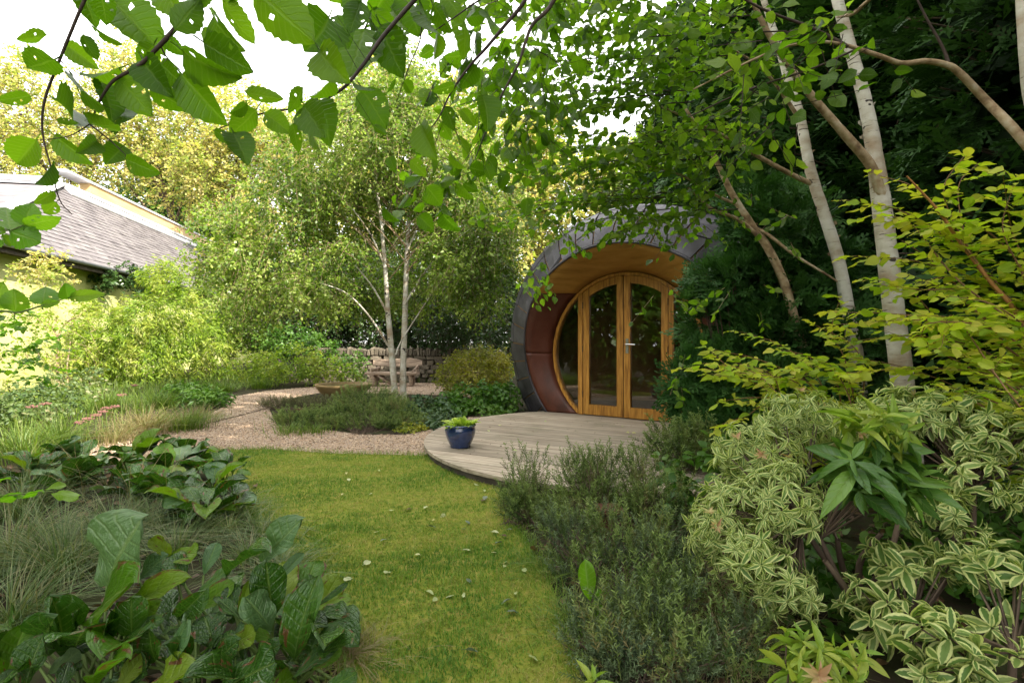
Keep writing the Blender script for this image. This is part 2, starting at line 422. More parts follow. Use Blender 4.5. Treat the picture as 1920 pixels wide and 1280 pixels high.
def sample_poly(poly, n, dens=None):
    a = np.array(poly); lo, hi = a.min(0), a.max(0); p = lo+(hi-lo)*rng.random((n, 2)); p = p[inside(p, poly)]
    if dens is not None: p = p[rng.random(len(p)) < dens(p)]
    return p
# grass blades
gm, _ = leaf_mats('lawn_grass', [(.062, .150, .018), (.112, .215, .026), (.20, .26, .040), (.34, .285, .105)], .6, .38, spec=.2)
def blades(name, p, h, wd, mat, tint, lean=.7, z0=.008, kind='stuff', parent=None, dirs=None, curve=.5, segs=2):
    n = len(p); a = rng.uniform(0, 6.283, n); hd = np.stack([np.cos(a), np.sin(a), 0*a], -1) if dirs is None else dirs
    h = np.broadcast_to(h, (n,)); wd = np.broadcast_to(wd, (n,)); ln = rng.random(n)*lean if dirs is None else np.broadcast_to(lean, (n,))
    sd_ = nrm(np.cross(hd, np.array([0, 0, 1.]))+rng.normal(size=(n, 3))*.3)
    base = np.concatenate([p, np.full((n, 1), z0)], 1) if p.shape[1] == 2 else p
    V = []; 
    for k in range(segs+1):
        t = k/segs; c = base+np.array([0, 0, 1.])*(h*(t-curve*ln*t*t*.6))[:, None]+hd*(h*ln*t**1.6)[:, None]
        ww = (wd*(1-t**1.7)+.0002)[:, None]; V += [c-sd_*ww, c+sd_*ww]
    V = np.stack(V, 1); k = 2*(segs+1)
    f = np.concatenate([np.array([[2*i, 2*i+1, 2*i+3, 2*i+2]]) for i in range(segs)])[None]+(np.arange(n)*k)[:, None, None]
    me = mesh_np(name, V.reshape(-1, 3), f.reshape(-1, 4), mat, {'tint': np.repeat(tint, k)})
    return obj(name, me, parent, kind=kind)
p = sample_poly([q for q in lawn_poly], 330000, lambda q: np.where(q[:, 1] < 1.2, .12, np.where(q[:, 1] < 3.2, 1.0, .6)))
pt = patches(p[:, 0], p[:, 1], 1.6, 1.0); pt2 = patches(p[:, 0], p[:, 1], 5, 2.0)
pt3 = patches(p[:, 0], p[:, 1], 14, 5.0); lng = rng.random(len(p)) < .05
tint = np.clip(-.16+.52*pt+.36*pt2+.30*pt3+rng.normal(size=len(p))*.20, 0, 1)
blades('grass', p, rng.uniform(.010, .026, len(p))*(1.1-.5*pt)*(.75+.6*pt3)*(1+.7*lng), rng.uniform(.0009, .0018, len(p))*1.15, gm, tint, 1.5)
# gravel pebbles
_lo = [tuple(q) for q in lawn_poly]
p = sample_poly(gravel_poly, 90000, lambda q: np.where(q[:, 1] < 7.2, .9, .35))
p = p[~inside(p, _lo) & ~inside(p, island_poly) & (np.hypot(p[:, 0]-DC[0], p[:, 1]-DC[1]) > DR)]
oct_v = np.array([[1, 0, 0], [-1, 0, 0], [0, 1, 0], [0, -1, 0], [0, 0, .6], [0, 0, -.6]]); oct_f = np.array([[0, 2, 4], [2, 1, 4], [1, 3, 4], [3, 0, 4], [2, 0, 5], [3, 1, 5]])
M_PEB, t, o = mat_new('pebble'); pr = N(t, 'ShaderNodeBsdfPrincipled', inp={'Roughness': .85, 'Specular IOR Level': .2})
at = N(t, 'ShaderNodeAttribute', attribute_name='tint'); t.links.new(ramp(t, [(.14, .095, .062), (.36, .25, .165), (.47, .34, .235), (.57, .455, .335)], at.outputs['Fac']), pr.inputs['Base Color']); t.links.new(pr.outputs[0], o.inputs[0])
n = len(p); pos = np.concatenate([p, np.full((n, 1), .008)], 1)
o_ = obj('pebble_layer', scatter_mesh('pebble_layer', [(oct_v, oct_f, oct_v*0)], pos, frames(rand_dir(n)*[1, 1, .3], rand_dir(n)*.4+[0, 0, 1]), rng.uniform(.006, .014, n), rng.random(n), M_PEB), kind='stuff')
o_.data.polygons.foreach_set('use_smooth', np.zeros(len(o_.data.polygons), bool))

# ------------------------------------------------------------------ deck
def plank_mat():
    m, t, o = mat_new('weathered_deck_wood'); p = N(t, 'ShaderNodeBsdfPrincipled', inp={'Roughness': .8, 'Specular IOR Level': .2})
    a = R_(-28); tcn = t.nodes.new('ShaderNodeTexCoord'); mp = t.nodes.new('ShaderNodeMapping'); mp.inputs['Rotation'].default_value = (0, 0, -a); 
    t.links.new(tcn.outputs['Object'], mp.inputs['Vector']); mp2 = t.nodes.new('ShaderNodeMapping'); mp2.inputs['Scale'].default_value = (1.5, 26, 26); t.links.new(mp.outputs['Vector'], mp2.inputs['Vector'])
    f = noise(t, mp2.outputs['Vector'], 1.3, 6, .6); c = ramp(t, [(.19, .148, .108), (.335, .275, .21), (.425, .365, .285)], f, [.3, .5, .7])
    oi = N(t, 'ShaderNodeObjectInfo'); h = N(t, 'ShaderNodeHueSaturation'); t.links.new(c, h.inputs['Color'])
    t.links.new(math_(t, 'ADD', math_(t, 'MULTIPLY', oi.outputs['Random'], .45), .78), h.inputs['Value'])
    st = noise(t, tcn.outputs['Object'], 2.2, 5); c2 = mixc(t, ramp(t, [(0, 0, 0), (.55, .55, .55)], st, [.52, .72]), h.outputs['Color'], (.15, .14, .09))
    t.links.new(c2, p.inputs['Base Color']); t.links.new(bump(t, f, .4, .004), p.inputs['Normal']); t.links.new(p.outputs[0], o.inputs[0]); return m
M_PLANK = plank_mat()
M_DARK = simple('dark_edge_timber', [(.05, .04, .035), (.10, .08, .065)], 10, .8)
ca, sa = math.cos(R_(-28)), math.sin(R_(-28))
CA, CB_ = np.array([2.42, 7.1]), np.array([1.62, 3.5]); cd_ = CB_-CA; cn = np.array([-cd_[1], cd_[0]]); cn /= np.linalg.norm(cn)
if cn @ (DC-CA) < 0: cn = -cn
mb = MB(); seg = 72
ring = [(DC[0]+(DR-.03)*math.cos(2*math.pi*i/seg), DC[1]+(DR-.03)*math.sin(2*math.pi*i/seg), .002) for i in range(seg)]
r2 = []
for q in ring:
    d_ = cn @ (np.array(q[:2])-CA)
    if d_ < .02: q = (*(np.array(q[:2])+cn*(.02-d_)), q[2])
    r2.append(q)
mb.prism(r2, (0, 0, DZ-.034))
deck = mb.build('deck', M_DARK); deck['kind'] = 'structure'
PW = .142
k = -DR+.01
while k < DR-.02:
    lo, hi = k+.005, min(k+PW-.005, DR-.005); pts = []
    def umax(v):
        o_ = DC+np.array([-v*sa, v*ca]); k_ = cn @ np.array([ca, sa]); um = math.sqrt(max(DR**2-v*v, 1e-4)); ul = -(cn @ (o_-CA))/k_
        return min(um, ul) if k_ < 0 else um
    if umax(hi) < -math.sqrt(max(DR**2-hi*hi, 1e-4))+.1: k += PW; continue
    for v in np.linspace(lo, hi, 4): pts.append((umax(v), v))
    for v in np.linspace(hi, lo, 4): pts.append((-math.sqrt(max(DR**2-v*v, 1e-4)), v))
    dz = rng.uniform(-.0015, .0015)
    pts3 = [(DC[0]+u*ca-v*sa, DC[1]+u*sa+v*ca, DZ-.030+dz) for u, v in pts]
    MB().prism(pts3, (0, 0, .030)).build('plank', M_PLANK, deck)
    k += PW

# ------------------------------------------------------------------ garden pod
YAW = R_(36)
PR = np.array([math.cos(YAW), -math.sin(YAW), 0]); PN = np.array([-math.sin(YAW), -math.cos(YAW), 0]); UP = np.array([0, 0, 1.])
PC = np.array([1.531, 7.0, 0])
def L3(u, z, v=0.0): return PC+PR*u+PN*v+UP*z
pod = thing('garden_pod', 'egg shaped garden pod with zinc tiles and round glazed wooden doors', 'cabin', (PC[0]-PN[0], PC[1]-PN[1], DZ))
TILT = .297
def shell(s, th, off=0.0):
    s_ = s if s < .75 else .75+(s-.75)/1.5
    Rr = max(1.587+1.694*s_-1.128*s_*s_, .05)+off
    upv = UP*math.cos(TILT*math.exp(-max(s, 0)/3))+PN*math.sin(TILT*math.exp(-max(s, 0)/3))
    c = PC+UP*(.857-.10*s_)+PN*(.30-s)+PR*(.16-.047*s_)
    return c+Rr*(math.sin(th)*PR+math.cos(th)*upv)
M_ZINC = simple('lead_grey_zinc', [(.024, .022, .024), (.050, .046, .054), (.092, .087, .102)], 3.2, .5, (1, 1, 1), .12, .35, .5, 6, .01, perobj=.3)
M_LINER = simple('brown_pod_liner', [(.26, .15, .07), (.38, .23, .11)], 4, .8)
SM = 2.85; NS = 16; NT = 72
V = []; Fs = []
for i in range(NS+1):
    for j in range(NT): V.append(shell(SM*i/NS, 2*math.pi*j/NT, -.03))
for i in range(NS):
    for j in range(NT): Fs.append((i*NT+j, i*NT+(j+1) % NT, (i+1)*NT+(j+1) % NT, (i+1)*NT+j))
V = [np.array([v[0], v[1], max(v[2], .012)]) for v in V]
obj('shell', mesh_py('shell', V, Fs, M_LINER, True), pod)
NCOL = 40; TL = .50
for c in range(NCOL):
    t0 = -math.pi+2*math.pi*c/NCOL; t1 = t0+2*math.pi/NCOL
    for r in range(-3, 7):
        sk = lambda th: .38*max(0, th+.6)
        sA = (r+(.5 if c % 2 else 0))*TL; sB = sA+TL
        g0, g1 = .006, .006; quad = []
        ss = []
        for q in range(4):
            row = []
            for e in range(3):
                th = t0+.010+(t1-t0-.012)*e/2
                a_ = max(0.0, sA-.5+sk(th)); b_ = min(SM, max(0.0, sB-.5+sk(th))-.008); s = a_+(b_-a_)*q/3
                row.append((s, th, b_-a_))
            ss.append(row)
        if max(x[2] for x in ss[0]) < .05: continue
        top = [[shell(s, th, .012-.008*q/3) for s, th, _ in row] for q, row in enumerate(ss)]
        bot = [[shell(s, th, -.018) for s, th, _ in row] for row in ss]
        if max(p_[2] for row in top for p_ in row) < .12: continue
        Vt = [p_ for row in top for p_ in row]+[p_ for row in bot for p_ in row]
        Vt = [np.array([x[0], x[1], max(x[2], .014)]) for x in Vt]
        Fq = []
        for q in range(3):
            for e in range(2):
                a = q*3+e; Fq.append((a, a+1, a+4, a+3))
        for a, b in ((0, 1), (1, 2), (11, 10), (10, 9)): Fq.append((a, a+12, b+12, b))
        for q in range(3): Fq.append((q*3, (q+1)*3, (q+1)*3+12, q*3+12)); Fq.append((q*3+2, q*3+14, (q+1)*3+14, (q+1)*3+2))
        obj('tile', mesh_py('tile', Vt, Fq, M_ZINC), pod)
# recess lining between the outer rim and the glazed circle
RI = 1.12; ZI = .98
def rim(th): return shell(0, th, -.012)
def inn(th, rr=RI, v=0.0): return L3(rr*math.sin(th), ZI+rr*math.cos(th), v)
thR = math.acos((DZ-.857)/(1.575*math.cos(TILT))); thI = math.acos((DZ-ZI)/RI)
M_OCHRE = simple('ochre_plywood_soffit', [(.30, .15, .026), (.43, .225, .045), (.49, .27, .062)], 2.5, .6, (1, 1, 9), .12, 0, .3)
M_RED = simple('dark_red_stained_panel', [(.045, .012, .005), (.085, .021, .009), (.10, .034, .020), (.085, .055, .048)], 3.0, .5, (1, 1, .6), .1, 0, .45, 8, pos=[.3, .45, .6, .75])
def lining(name, a0, a1, b0, b1, mat, n=20, label=None):
    V = []; Fs = []; m = 4
    for i in range(n+1):
        t = i/n; A = rim(a0+(a1-a0)*t); B = inn(b0+(b1-b0)*t)
        for k in range(m+1): q = A+(B-A)*k/m; V.append((q[0], q[1], max(q[2], DZ+.002)))
    for i in range(n):
        for k in range(m): Fs.append((i*(m+1)+k, (i+1)*(m+1)+k, (i+1)*(m+1)+k+1, i*(m+1)+k+1))
    o = obj(name, mesh_py(name, V, Fs, mat, True), pod, label=label)
    s = o.modifiers.new('thick', 'SOLIDIFY'); s.thickness = .012; s.offset = 0; return o
aS, bS = R_(50), R_(39)
lining('soffit', -aS, aS, -bS, bS, M_OCHRE, 24, 'ochre plywood soffit over the doors')
for sg in (-1, 1):
    mids = (.5*(aS+thR), .5*(bS+thI))
    lining('side_lining', sg*aS*1.004, sg*(mids[0]), sg*bS*1.004, sg*mids[1], M_RED)
    lining('side_lining', sg*(mids[0]+.004), sg*thR, sg*(mids[1]+.004), sg*thI, M_RED)
rt = [rim(a)+PN*.004 for a in np.linspace(-thR, thR, 70)]
V, Fq = tube(np.array(rt), .017, 6); obj('rim_trim', mesh_np('rim_trim', V, Fq, M_ZINC), pod)
def wood_mat(name, cols, perobj=.15):
    return simple(name, cols, 5, .42, (7, 7, .7), .15, 0, .4, 7, .004, pos=[.3, .5, .7], perobj=perobj)
M_OAK = wood_mat('honey_oak', [(.15, .060, .009), (.35, .160, .025), (.48, .240, .048)])
M_OAKD = simple('dark_seal', [(.02, .012, .008), (.04, .022, .012)], 8, .6)
def arc_band(r0, r1, a0, a1, v0, v1, n=28):
    m = MB(); V = []
    for i in range(n+1):
        a = a0+(a1-a0)*i/n
        V += [inn(a, r0, v0), inn(a, r1, v0), inn(a, r1, v1), inn(a, r0, v1)]
    Fs = [(i*4+k, i*4+(k+1) % 4, i*4+4+(k+1) % 4, i*4+4+k) for i in range(n) for k in range(4)]+[(0, 1, 2, 3), (n*4+3, n*4+2, n*4+1, n*4)]
    return m.poly(V, Fs)
thF = math.acos((DZ-ZI)/1.12)-.01
arc_band(1.072, 1.115, -thF, thF, -.06, .035).build('ring_frame', M_OAK, pod, smooth=False)
def zc(u, r): return ZI+math.sqrt(max(r*r-u*u, 0))
def upright(m, u0, u1, z0, r, v0, v1):
    m.prism([L3(u0, z0, v0), L3(u1, z0, v0), L3(u1, zc(u1, r), v0), L3(u0, zc(u0, r), v0)], PN*(v1-v0)); return m
ZB = DZ+.006
for sg in (-1, 1):
    a, b = sorted((sg*.625, sg*.695))
    upright(MB(), a, b, ZB, 1.070, -.05, .030).build('door_post', M_OAK, pod, bevel=.004)
    seal = upright(MB(), min(sg*.617, sg*.6235), max(sg*.617, sg*.6235), ZB+.01, 1.06, -.04, .012).build('post_seal', M_OAKD, pod)
upright(MB(), -.004, .004, ZB+.01, 1.05, -.04, .010).build('meeting_seal', M_OAKD, pod)
m, t, o = mat_new('window_glass'); gl = N(t, 'ShaderNodeBsdfGlossy', inp={'Roughness': .015, 'Color': (.9, .93, .95, 1)}); tr = N(t, 'ShaderNodeBsdfTransparent', inp={'Color': (.80, .76, .68, 1)})
fr = N(t, 'ShaderNodeFresnel', inp={'IOR': 1.62}); ms = N(t, 'ShaderNodeMixShader'); t.links.new(math_(t, 'ADD', math_(t, 'MULTIPLY', fr.outputs[0], 1.6), .03), ms.inputs['Fac']); t.links.new(tr.outputs[0], ms.inputs[1]); t.links.new(gl.outputs[0], ms.inputs[2]); t.links.new(ms.outputs[0], o.inputs[0])
M_GLASS = m
M_STEEL = simple('brushed_steel', [(.5, .5, .5), (.62, .62, .61)], 20, .3, (1, 1, 1), .05, .9)
for sg in (-1, 1):
    lab = 'glazed oak door with lever handle' if sg > 0 else 'glazed oak door without handle'
    s = lambda a, b: tuple(sorted((sg*a, sg*b)))
    m = MB()
    upright(m, *s(.006, .098), ZB+.008, 1.066, -.035, .020)
    upright(m, *s(.525, .615), ZB+.008, 1.066, -.035, .020)
    u0, u1 = s(.0985, .5245)
    m.prism([L3(u0, ZB+.008, -.035), L3(u1, ZB+.008, -.035), L3(u1, ZB+.135, -.035), L3(u0, ZB+.135, -.035)], PN*.053)
    us = np.linspace(u0, u1, 11); lower = [L3(u, zc(u, .955)+.0, -.035) for u in us]; upper = [L3(u, zc(u, 1.066), -.035) for u in us[::-1]]
    for i in range(10):
        m.prism([L3(us[i], zc(us[i], .965), -.035), L3(us[i+1], zc(us[i+1], .965), -.035), L3(us[i+1], zc(us[i+1], 1.066), -.035), L3(us[i], zc(us[i], 1.066), -.035)], PN*.053)
    door = m.build('door', M_OAK, pod, label=lab)
    pts = [L3(u0, ZB+.13, -.012), L3(u1, ZB+.13, -.012)]+[L3(u, zc(u, .97), -.012) for u in us[::-1]]
    obj('pane', mesh_py('pane', pts, [tuple(range(len(pts)))], M_GLASS), door)
    # glazing bead, bottom weather bar
    m = MB(); m.prism([L3(u0, ZB+.136, -.01), L3(u1, ZB+.136, -.01), L3(u1, ZB+.150, -.01), L3(u0, ZB+.150, -.01)], PN*.022); m.build('glazing_bead', M_OAK, door)
    if sg > 0:
        m = MB(); c = L3(.055, 1.09, .024); m.box(c, PR*.018, PN*.004, UP*.10)
        m.tube([L3(.055, 1.11, .026), L3(.055, 1.11, .065)], .010, 10); m.tube([L3(.05, 1.11, .066), L3(.10, 1.112, .070), L3(.185, 1.108, .066)], .0095, 10)
        m.tube([L3(.055, 1.03, .026), L3(.055, 1.03, .034)], .010, 10); m.build('handle', M_STEEL, door)
    # hinges on the outer stile
    for hz in (.35, 1.0, 1.62):
        m = MB(); m.tube([L3(sg*.619, hz, .028), L3(sg*.619, hz+.09, .028)], .007, 8); m.build('hinge', M_OAKD, door)
    a0 = .695; us = np.linspace(a0+.002, 1.075, 14)
    zz = [math.sqrt(max(1.078**2-u*u, 0)) for u in us]
    pts = [L3(sg*u, max(ZI-z, ZB), -.012) for u, z in zip(us, zz)]+[L3(sg*u, ZI+z, -.012) for u, z in zip(us[::-1], zz[::-1])]
    if sg < 0: pts = pts[::-1]
    obj('side_pane', mesh_py('side_pane', pts, [tuple(range(len(pts)))], M_GLASS), pod)
M_FLOOR = simple('pod_floor_boards', [(.08, .05, .03), (.14, .085, .05)], 5, .6, (8, 1, 1))
pts = [L3(1.6*math.sin(a), DZ+.004, -1.25+1.2*math.cos(a)) for a in np.linspace(0, 6.283, 28, endpoint=False)]
obj('inside_floor', mesh_py('inside_floor', pts, [tuple(range(28))], M_FLOOR), pod)

# ------------------------------------------------------------------ blue pot and its plant
pc = np.array([-.515, 5.10, DZ+.003])
m, t, o = mat_new('blue_glaze'); pr = N(t, 'ShaderNodeBsdfPrincipled', inp={'Roughness': .16, 'Specular IOR Level': .6, 'Coat Weight': .5})
f = noise(t, coords(t, 'Object', (1, 1, 1)), 9, 6); c = ramp(t, [(.008, .016, .055), (.016, .034, .105), (.03, .055, .14)], f, [.3, .5, .72]); t.links.new(c, pr.inputs['Base Color']); t.links.new(bump(t, f, .12, .004), pr.inputs['Normal']); t.links.new(pr.outputs[0], o.inputs[0])
pot = thing('plant_pot', 'glossy dark blue glazed pot standing on the round deck', 'pot', pc)
prof = [(0, 0), (.098, 0), (.104, .006), (.101, .020), (.118, .05), (.140, .10), (.151, .15), (.1515, .178), (.146, .198), (.146, .204), (.155, .210), (.157, .218), (.152, .225), (.141, .225), (.135, .215), (.134, .19), (0, .19)]
MB().lathe(pc, prof[:10], 40).build('body', m, pot, smooth=True)
MB().lathe(pc, prof[9:16], 40).build('rim', m, pot, smooth=True)
MB().lathe(pc, [(0, .192), (.05, .196), (.133, .190)], 24).build('compost', M_SOIL, pot, smooth=True)
lt = leaf_mats('lime_salad_leaf', [(.20, .30, .03), (.30, .42, .05), (.42, .50, .10)], .5, .4, veins=5)
pp = thing('potted_salad_plant', 'lime green leafy plant growing in the blue pot', 'plant', pc+[0, 0, .195])
tp = [leaf_tpl(5, 2, .26, .9, .6, .25, .45, wav=.25, seed=k) for k in range(4)]
n = 46; a = rng.uniform(0, 6.283, n); el_ = rng.uniform(.35, 1.35, n); ld = np.stack([np.cos(a)*np.cos(el_), np.sin(a)*np.cos(el_), np.sin(el_)], -1)
pos = pc+np.array([0, 0, .195])+np.stack([np.cos(a), np.sin(a), 0*a], -1)*rng.uniform(.01, .10, n)[:, None]
put_leaves(pp, tp, lt, pos, ld, np.array([[0, 0, 1.]])-ld*.3+rng.normal(size=(n, 3))*.2, .105, 60)

# ------------------------------------------------------------------ house on the left
HX, EZ = -11.0, 3.27
KY = 10.0; PKy, PKx, PKz = 18.7, -14.5, 6.62
M_HW = simple('pale_lime_render', [(.40, .42, .13), (.48, .49, .18), (.52, .52, .25)], 1.2, .9, (1, 1, 1), .15)
M_SLATE = simple('grey_slate', [(.085, .075, .080), (.135, .122, .128), (.185, .17, .17)], 2.5, .7, (1, 1, 1), .3, 0, .3, 6, .01)
M_LEAD = simple('pale_lead_flashing', [(.50, .50, .52), (.66, .66, .68)], 3, .5, (1, 1, 1), .1)
M_LARCH = simple('new_larch_board', [(.50, .33, .14), (.62, .44, .22)], 4, .6, (1, .3, 1), .2)
M_GUT = simple('grey_gutter', [(.10, .11, .12), (.15, .16, .17)], 4, .4, (1, 1, 1), .05)
house = thing('house', 'long low house with lime wall and grey slate roof behind garden', 'house', (-11, 11, 0))
house.rotation_euler = (0, 0, R_(10.3))
YF = 37.0
MB().box((HX-.45-.15, (KY+.4+YF)/2, EZ/2-.02), (.15, 0, 0), (0, (YF-KY-.4)/2, 0), (0, 0, EZ/2-.03)).build('wall', M_HW, house)
MB().box((-22, KY+.4+.15, EZ/2-.02), (10.85, 0, 0), (0, .15, 0), (0, 0, EZ/2-.03)).build('wall', M_HW, house)
rb = MB()
rb.poly([(HX, KY, EZ), (HX, YF, EZ), (PKx, YF, PKz), (PKx, PKy, PKz)], [(0, 1, 2, 3)])
rb.poly([(HX, KY, EZ), (PKx, PKy, PKz), (-34, PKy, PKz), (-34, KY, EZ)], [(0, 1, 2, 3)])
rb.poly([(PKx, PKy, PKz), (PKx, YF, PKz), (-18, YF, EZ), (-34, PKy, PKz)], [(0, 1, 2, 3)])
roof = rb.build('roof', M_SLATE, house)
def slates(O, A, B, la, lb, poly, off):
    O, A, B = map(np.array, (O, A, B)); Nn = np.cross(A, B); Nn = Nn/np.linalg.norm(Nn)
    VV = []; FF = []; TT = []
    row = 0; b = .0
    while b < lb:
        a = -(row % 2)*.16
        while a < la:
            if inside(np.array([[a+.16, b+.11]]), poly)[0]:
                j = rng.normal(size=4)*.004; w_ = .305+rng.uniform(-.006, .006)
                q = [(a, b, .022+j[0]), (a+w_, b, .022+j[1]), (a+w_, b+.235, .004+j[2]), (a, b+.235, .004+j[3])]
                top = [O+A*x+B*y+Nn*(z+off) for x, y, z in q]; low = [O+A*x+B*y+Nn*(.001+off) for x, y, z in q[:2]]
                k = len(VV); VV += top+low; FF += [(k, k+1, k+2, k+3), (k+4, k+5, k+1, k)]
            a += .318
        b += .215; row += 1
    return VV, FF
lb = math.hypot(PKx-HX, PKz-EZ); Bv = np.array([PKx-HX, 0, PKz-EZ])/lb
v1, f1 = slates((HX, KY, EZ), (0, 1, 0), Bv, 20, lb, [(0, 0), (20, 0), (20, lb), (PKy-KY, lb)], .0)
lb2 = math.hypot(PKy-KY, PKz-EZ); B2 = np.array([0, PKy-KY, PKz-EZ])/lb2
v2, f2 = slates((HX, KY, EZ), (-1, 0, 0), B2, 8, lb2, [(0, 0), (8, 0), (8, lb2), (HX-PKx, lb2)], .0)
f2 = [tuple(i+len(v1) for i in f)[::-1] for f in f2]
so_ = obj('slates', mesh_py('slates', v1+v2, f1+f2, M_SLATE), house, kind='stuff')
hip = np.array([HX, KY, EZ+.05]); pk = np.array([PKx, PKy, PKz+.06])
def strip(m, A, B, sidev, h):
    A, B, sidev = map(np.array, (A, B, sidev)); m.prism([A-sidev, B-sidev, B+sidev, A+sidev], (0, 0, h)); return m
m = MB(); strip(m, hip, pk, (.16, .06, 0), .035); m.build('hip_flashing', M_LEAD, house)
m = MB(); strip(m, (PKx, PKy-.1, PKz-.06), (-34, PKy-.1, PKz-.06), (0, .22, .0), .05); strip(m, (PKx, PKy, PKz+.10), (-34, PKy, PKz+.10), (0, .12, .0), .16); m.build('ridge_flashing', M_LEAD, house)
m = MB(); m.prism([(PKx+.42, PKy-.15, PKz-.36), (PKx+.42, YF, PKz-.36), (PKx+.0, YF, PKz+.06), (PKx, PKy-.15, PKz+.06)], (.03, 0, .05)); m.build('ridge_apron', M_LEAD, house)
m = MB(); m.box((PKx+.02, (PKy+YF)/2+.6, PKz+.24), (.18, 0, 0), (0, (YF-PKy)/2-.7, 0), (0, 0, .22)); m.build('ridge_board', M_LARCH, house)
m = MB(); m.box((PKx, (PKy+YF)/2, PKz+.50), (.27, 0, 0), (0, (YF-PKy)/2+.15, 0), (0, 0, .035)); m.build('ridge_cap', M_LEAD, house)
m = MB(); m.box((PKx+.215, (PKy+YF)/2, PKz+.02), (.02, 0, 0), (0, (YF-PKy)/2, 0), (0, 0, .05)); m.build('ridge_trim', M_LEAD, house)
m = MB(); a_ = np.linspace(math.pi, 2*math.pi, 9); pr_ = [(HX+.07+.07*math.cos(x), KY-.3, EZ+.0+.075*math.sin(x)) for x in a_]+[(HX+.07+.06*math.cos(x), KY-.3, EZ+.0+.065*math.sin(x)) for x in a_[::-1]]
m.prism(pr_, (0, YF-KY+.3, 0)); m.build('gutter', M_GUT, house)
m = MB(); m.box((HX-.03, (KY+YF)/2, EZ-.10), (.015, 0, 0), (0, (YF-KY)/2, 0), (0, 0, .085)); m.build('fascia', M_DARK, house)
m = MB(); m.box((HX-.25, (KY+YF)/2, EZ-.115), (.20, 0, 0), (0, (YF-KY)/2, 0), (0, 0, .012)); m.build('soffit', M_DARK, house)

# ------------------------------------------------------------------ stone wall, bench, bowl
M_STONE = simple('grey_field_stone', [(.045, .038, .028), (.095, .078, .058), (.145, .122, .092), (.075, .082, .045)], 6, .9, (1, 1, 1), .6, 0, .15, 8, .02, perobj=.5)
wallo = thing('dry_stone_wall', 'dry stone wall with upright coping stones behind the bench', 'wall', (-3.4, 14.5, 0))
def stone_mesh(seed):
    r = np.random.default_rng(seed); import bmesh
    bm = bmesh.new(); bmesh.ops.create_cube(bm, size=1.0); bmesh.ops.bevel(bm, geom=bm.edges[:], offset=.12, segments=1, affect='EDGES')
    for v in bm.verts: v.co += Vector(r.normal(size=3)*.045)
    me = bpy.data.meshes.new('stone'); bm.to_mesh(me); bm.free(); me.materials.append(M_STONE); return me
sms = [stone_mesh(k) for k in range(6)]
def stone(c, sx, sy, sz, rot=0, tilt=0):
    Mx = Matrix.Translation(c) @ Matrix.Rotation(rot, 4, 'Z') @ Matrix.Rotation(tilt, 4, 'Y') @ Matrix.Diagonal((sx, sy, sz, 1))
    obj('stone', sms[rng.integers(0, 6)], wallo, Mx)
z = 0.0
for row in range(6):
    h = rng.uniform(.105, .14); x = -6.2-rng.random()*.2
    while x < -1.0:
        l = rng.uniform(.17, .38); stone((x+l/2, 14.5+row*.012+rng.normal()*.012, z+h/2), l*1.0, .42, h*1.02, rng.normal()*.03); x += l+.006
    z += h
x = -6.2
while x < -1.0:
    l = rng.uniform(.07, .12); h = rng.uniform(.17, .25); stone((x+l/2, 14.52, z+h/2-.01), l, .36, h, rng.normal()*.05, rng.normal()*.10+.06); x += l+.004
MB().box((-3.6, 14.62, z/2), (2.6, 0, 0), (0, .12, 0), (0, 0, z/2-.02)).build('wall_core', M_DARK, wallo)

M_RUST = simple('weathered_log_wood', [(.13, .095, .07), (.26, .195, .145), (.36, .28, .21)], 4, .85, (.7, 5, 5), .5, 0, .15, 8, .01, perobj=.25)
bench = thing('rustic_bench', 'rustic weathered slab bench in front of the stone wall', 'bench', (-3.05, 13.2, 0))
def slab(name, x0, x1, y, z0, z1, dep, lean=0, wv=.02):
    m = MB(); n = 9; xs = np.linspace(x0, x1, n); V = []
    for i, x in enumerate(xs):
        a = rng.normal()*wv; b = rng.normal()*wv; e = .8 if i in (0, n-1) else 1
        zc_ = (z0+z1)/2; hh = (z1-z0)/2*e
        V += [(x, y-dep/2, zc_-hh+a), (x, y+dep/2+lean*0, zc_-hh+a), (x, y+dep/2+lean, zc_+hh+b), (x, y-dep/2+lean, zc_+hh+b)]
    Fs = [(i*4+k, i*4+(k+1) % 4, i*4+4+(k+1) % 4, i*4+4+k) for i in range(n-1) for k in range(4)]+[(0, 1, 2, 3), (n*4-1, n*4-2, n*4-3, n*4-4)]
    return m.poly(V, Fs).build(name, M_RUST, bench, bevel=.012)
slab('backrest', -3.64, -2.36, 13.42, .50, .69, .07, .06, .012)
slab('seat', -3.74, -2.42, 13.18, .30, .36, .40, 0, .008)
for x, r_ in ((-3.55, .075), (-2.60, .055)):
    for y in (13.05, 13.36):
        MB().tube(spline([(x, y, 0), (x+.03, y, .15), (x-.02, y, .31)], 3), r_*.9, 9).build('leg', M_RUST, bench, smooth=True)
for x in (-3.50, -2.50):
    MB().tube(spline([(x, 13.36, .30), (x+.02, 13.42, .45), (x, 13.47, .62)], 3), .045, 8).build('back_post', M_RUST, bench, smooth=True)
MB().tube([(-3.42, 13.02, .29), (-3.02, 13.04, .03)], .03, 7).build('brace', M_RUST, bench, smooth=True)
MB().tube([(-3.44, 13.30, .30), (-3.10, 13.30, .05)], .028, 7).build('brace', M_RUST, bench, smooth=True)
MB().tube([(-2.56, 13.0, .36), (-2.50, 13.2, .44), (-2.44, 13.42, .54)], .028, 7).build('armrest', M_RUST, bench, smooth=True)
MB().tube([(-3.58, 13.02, .42), (-3.50, 13.2, .43), (-3.48, 13.38, .46)], .05, 7).build('armrest', M_RUST, bench, smooth=True)

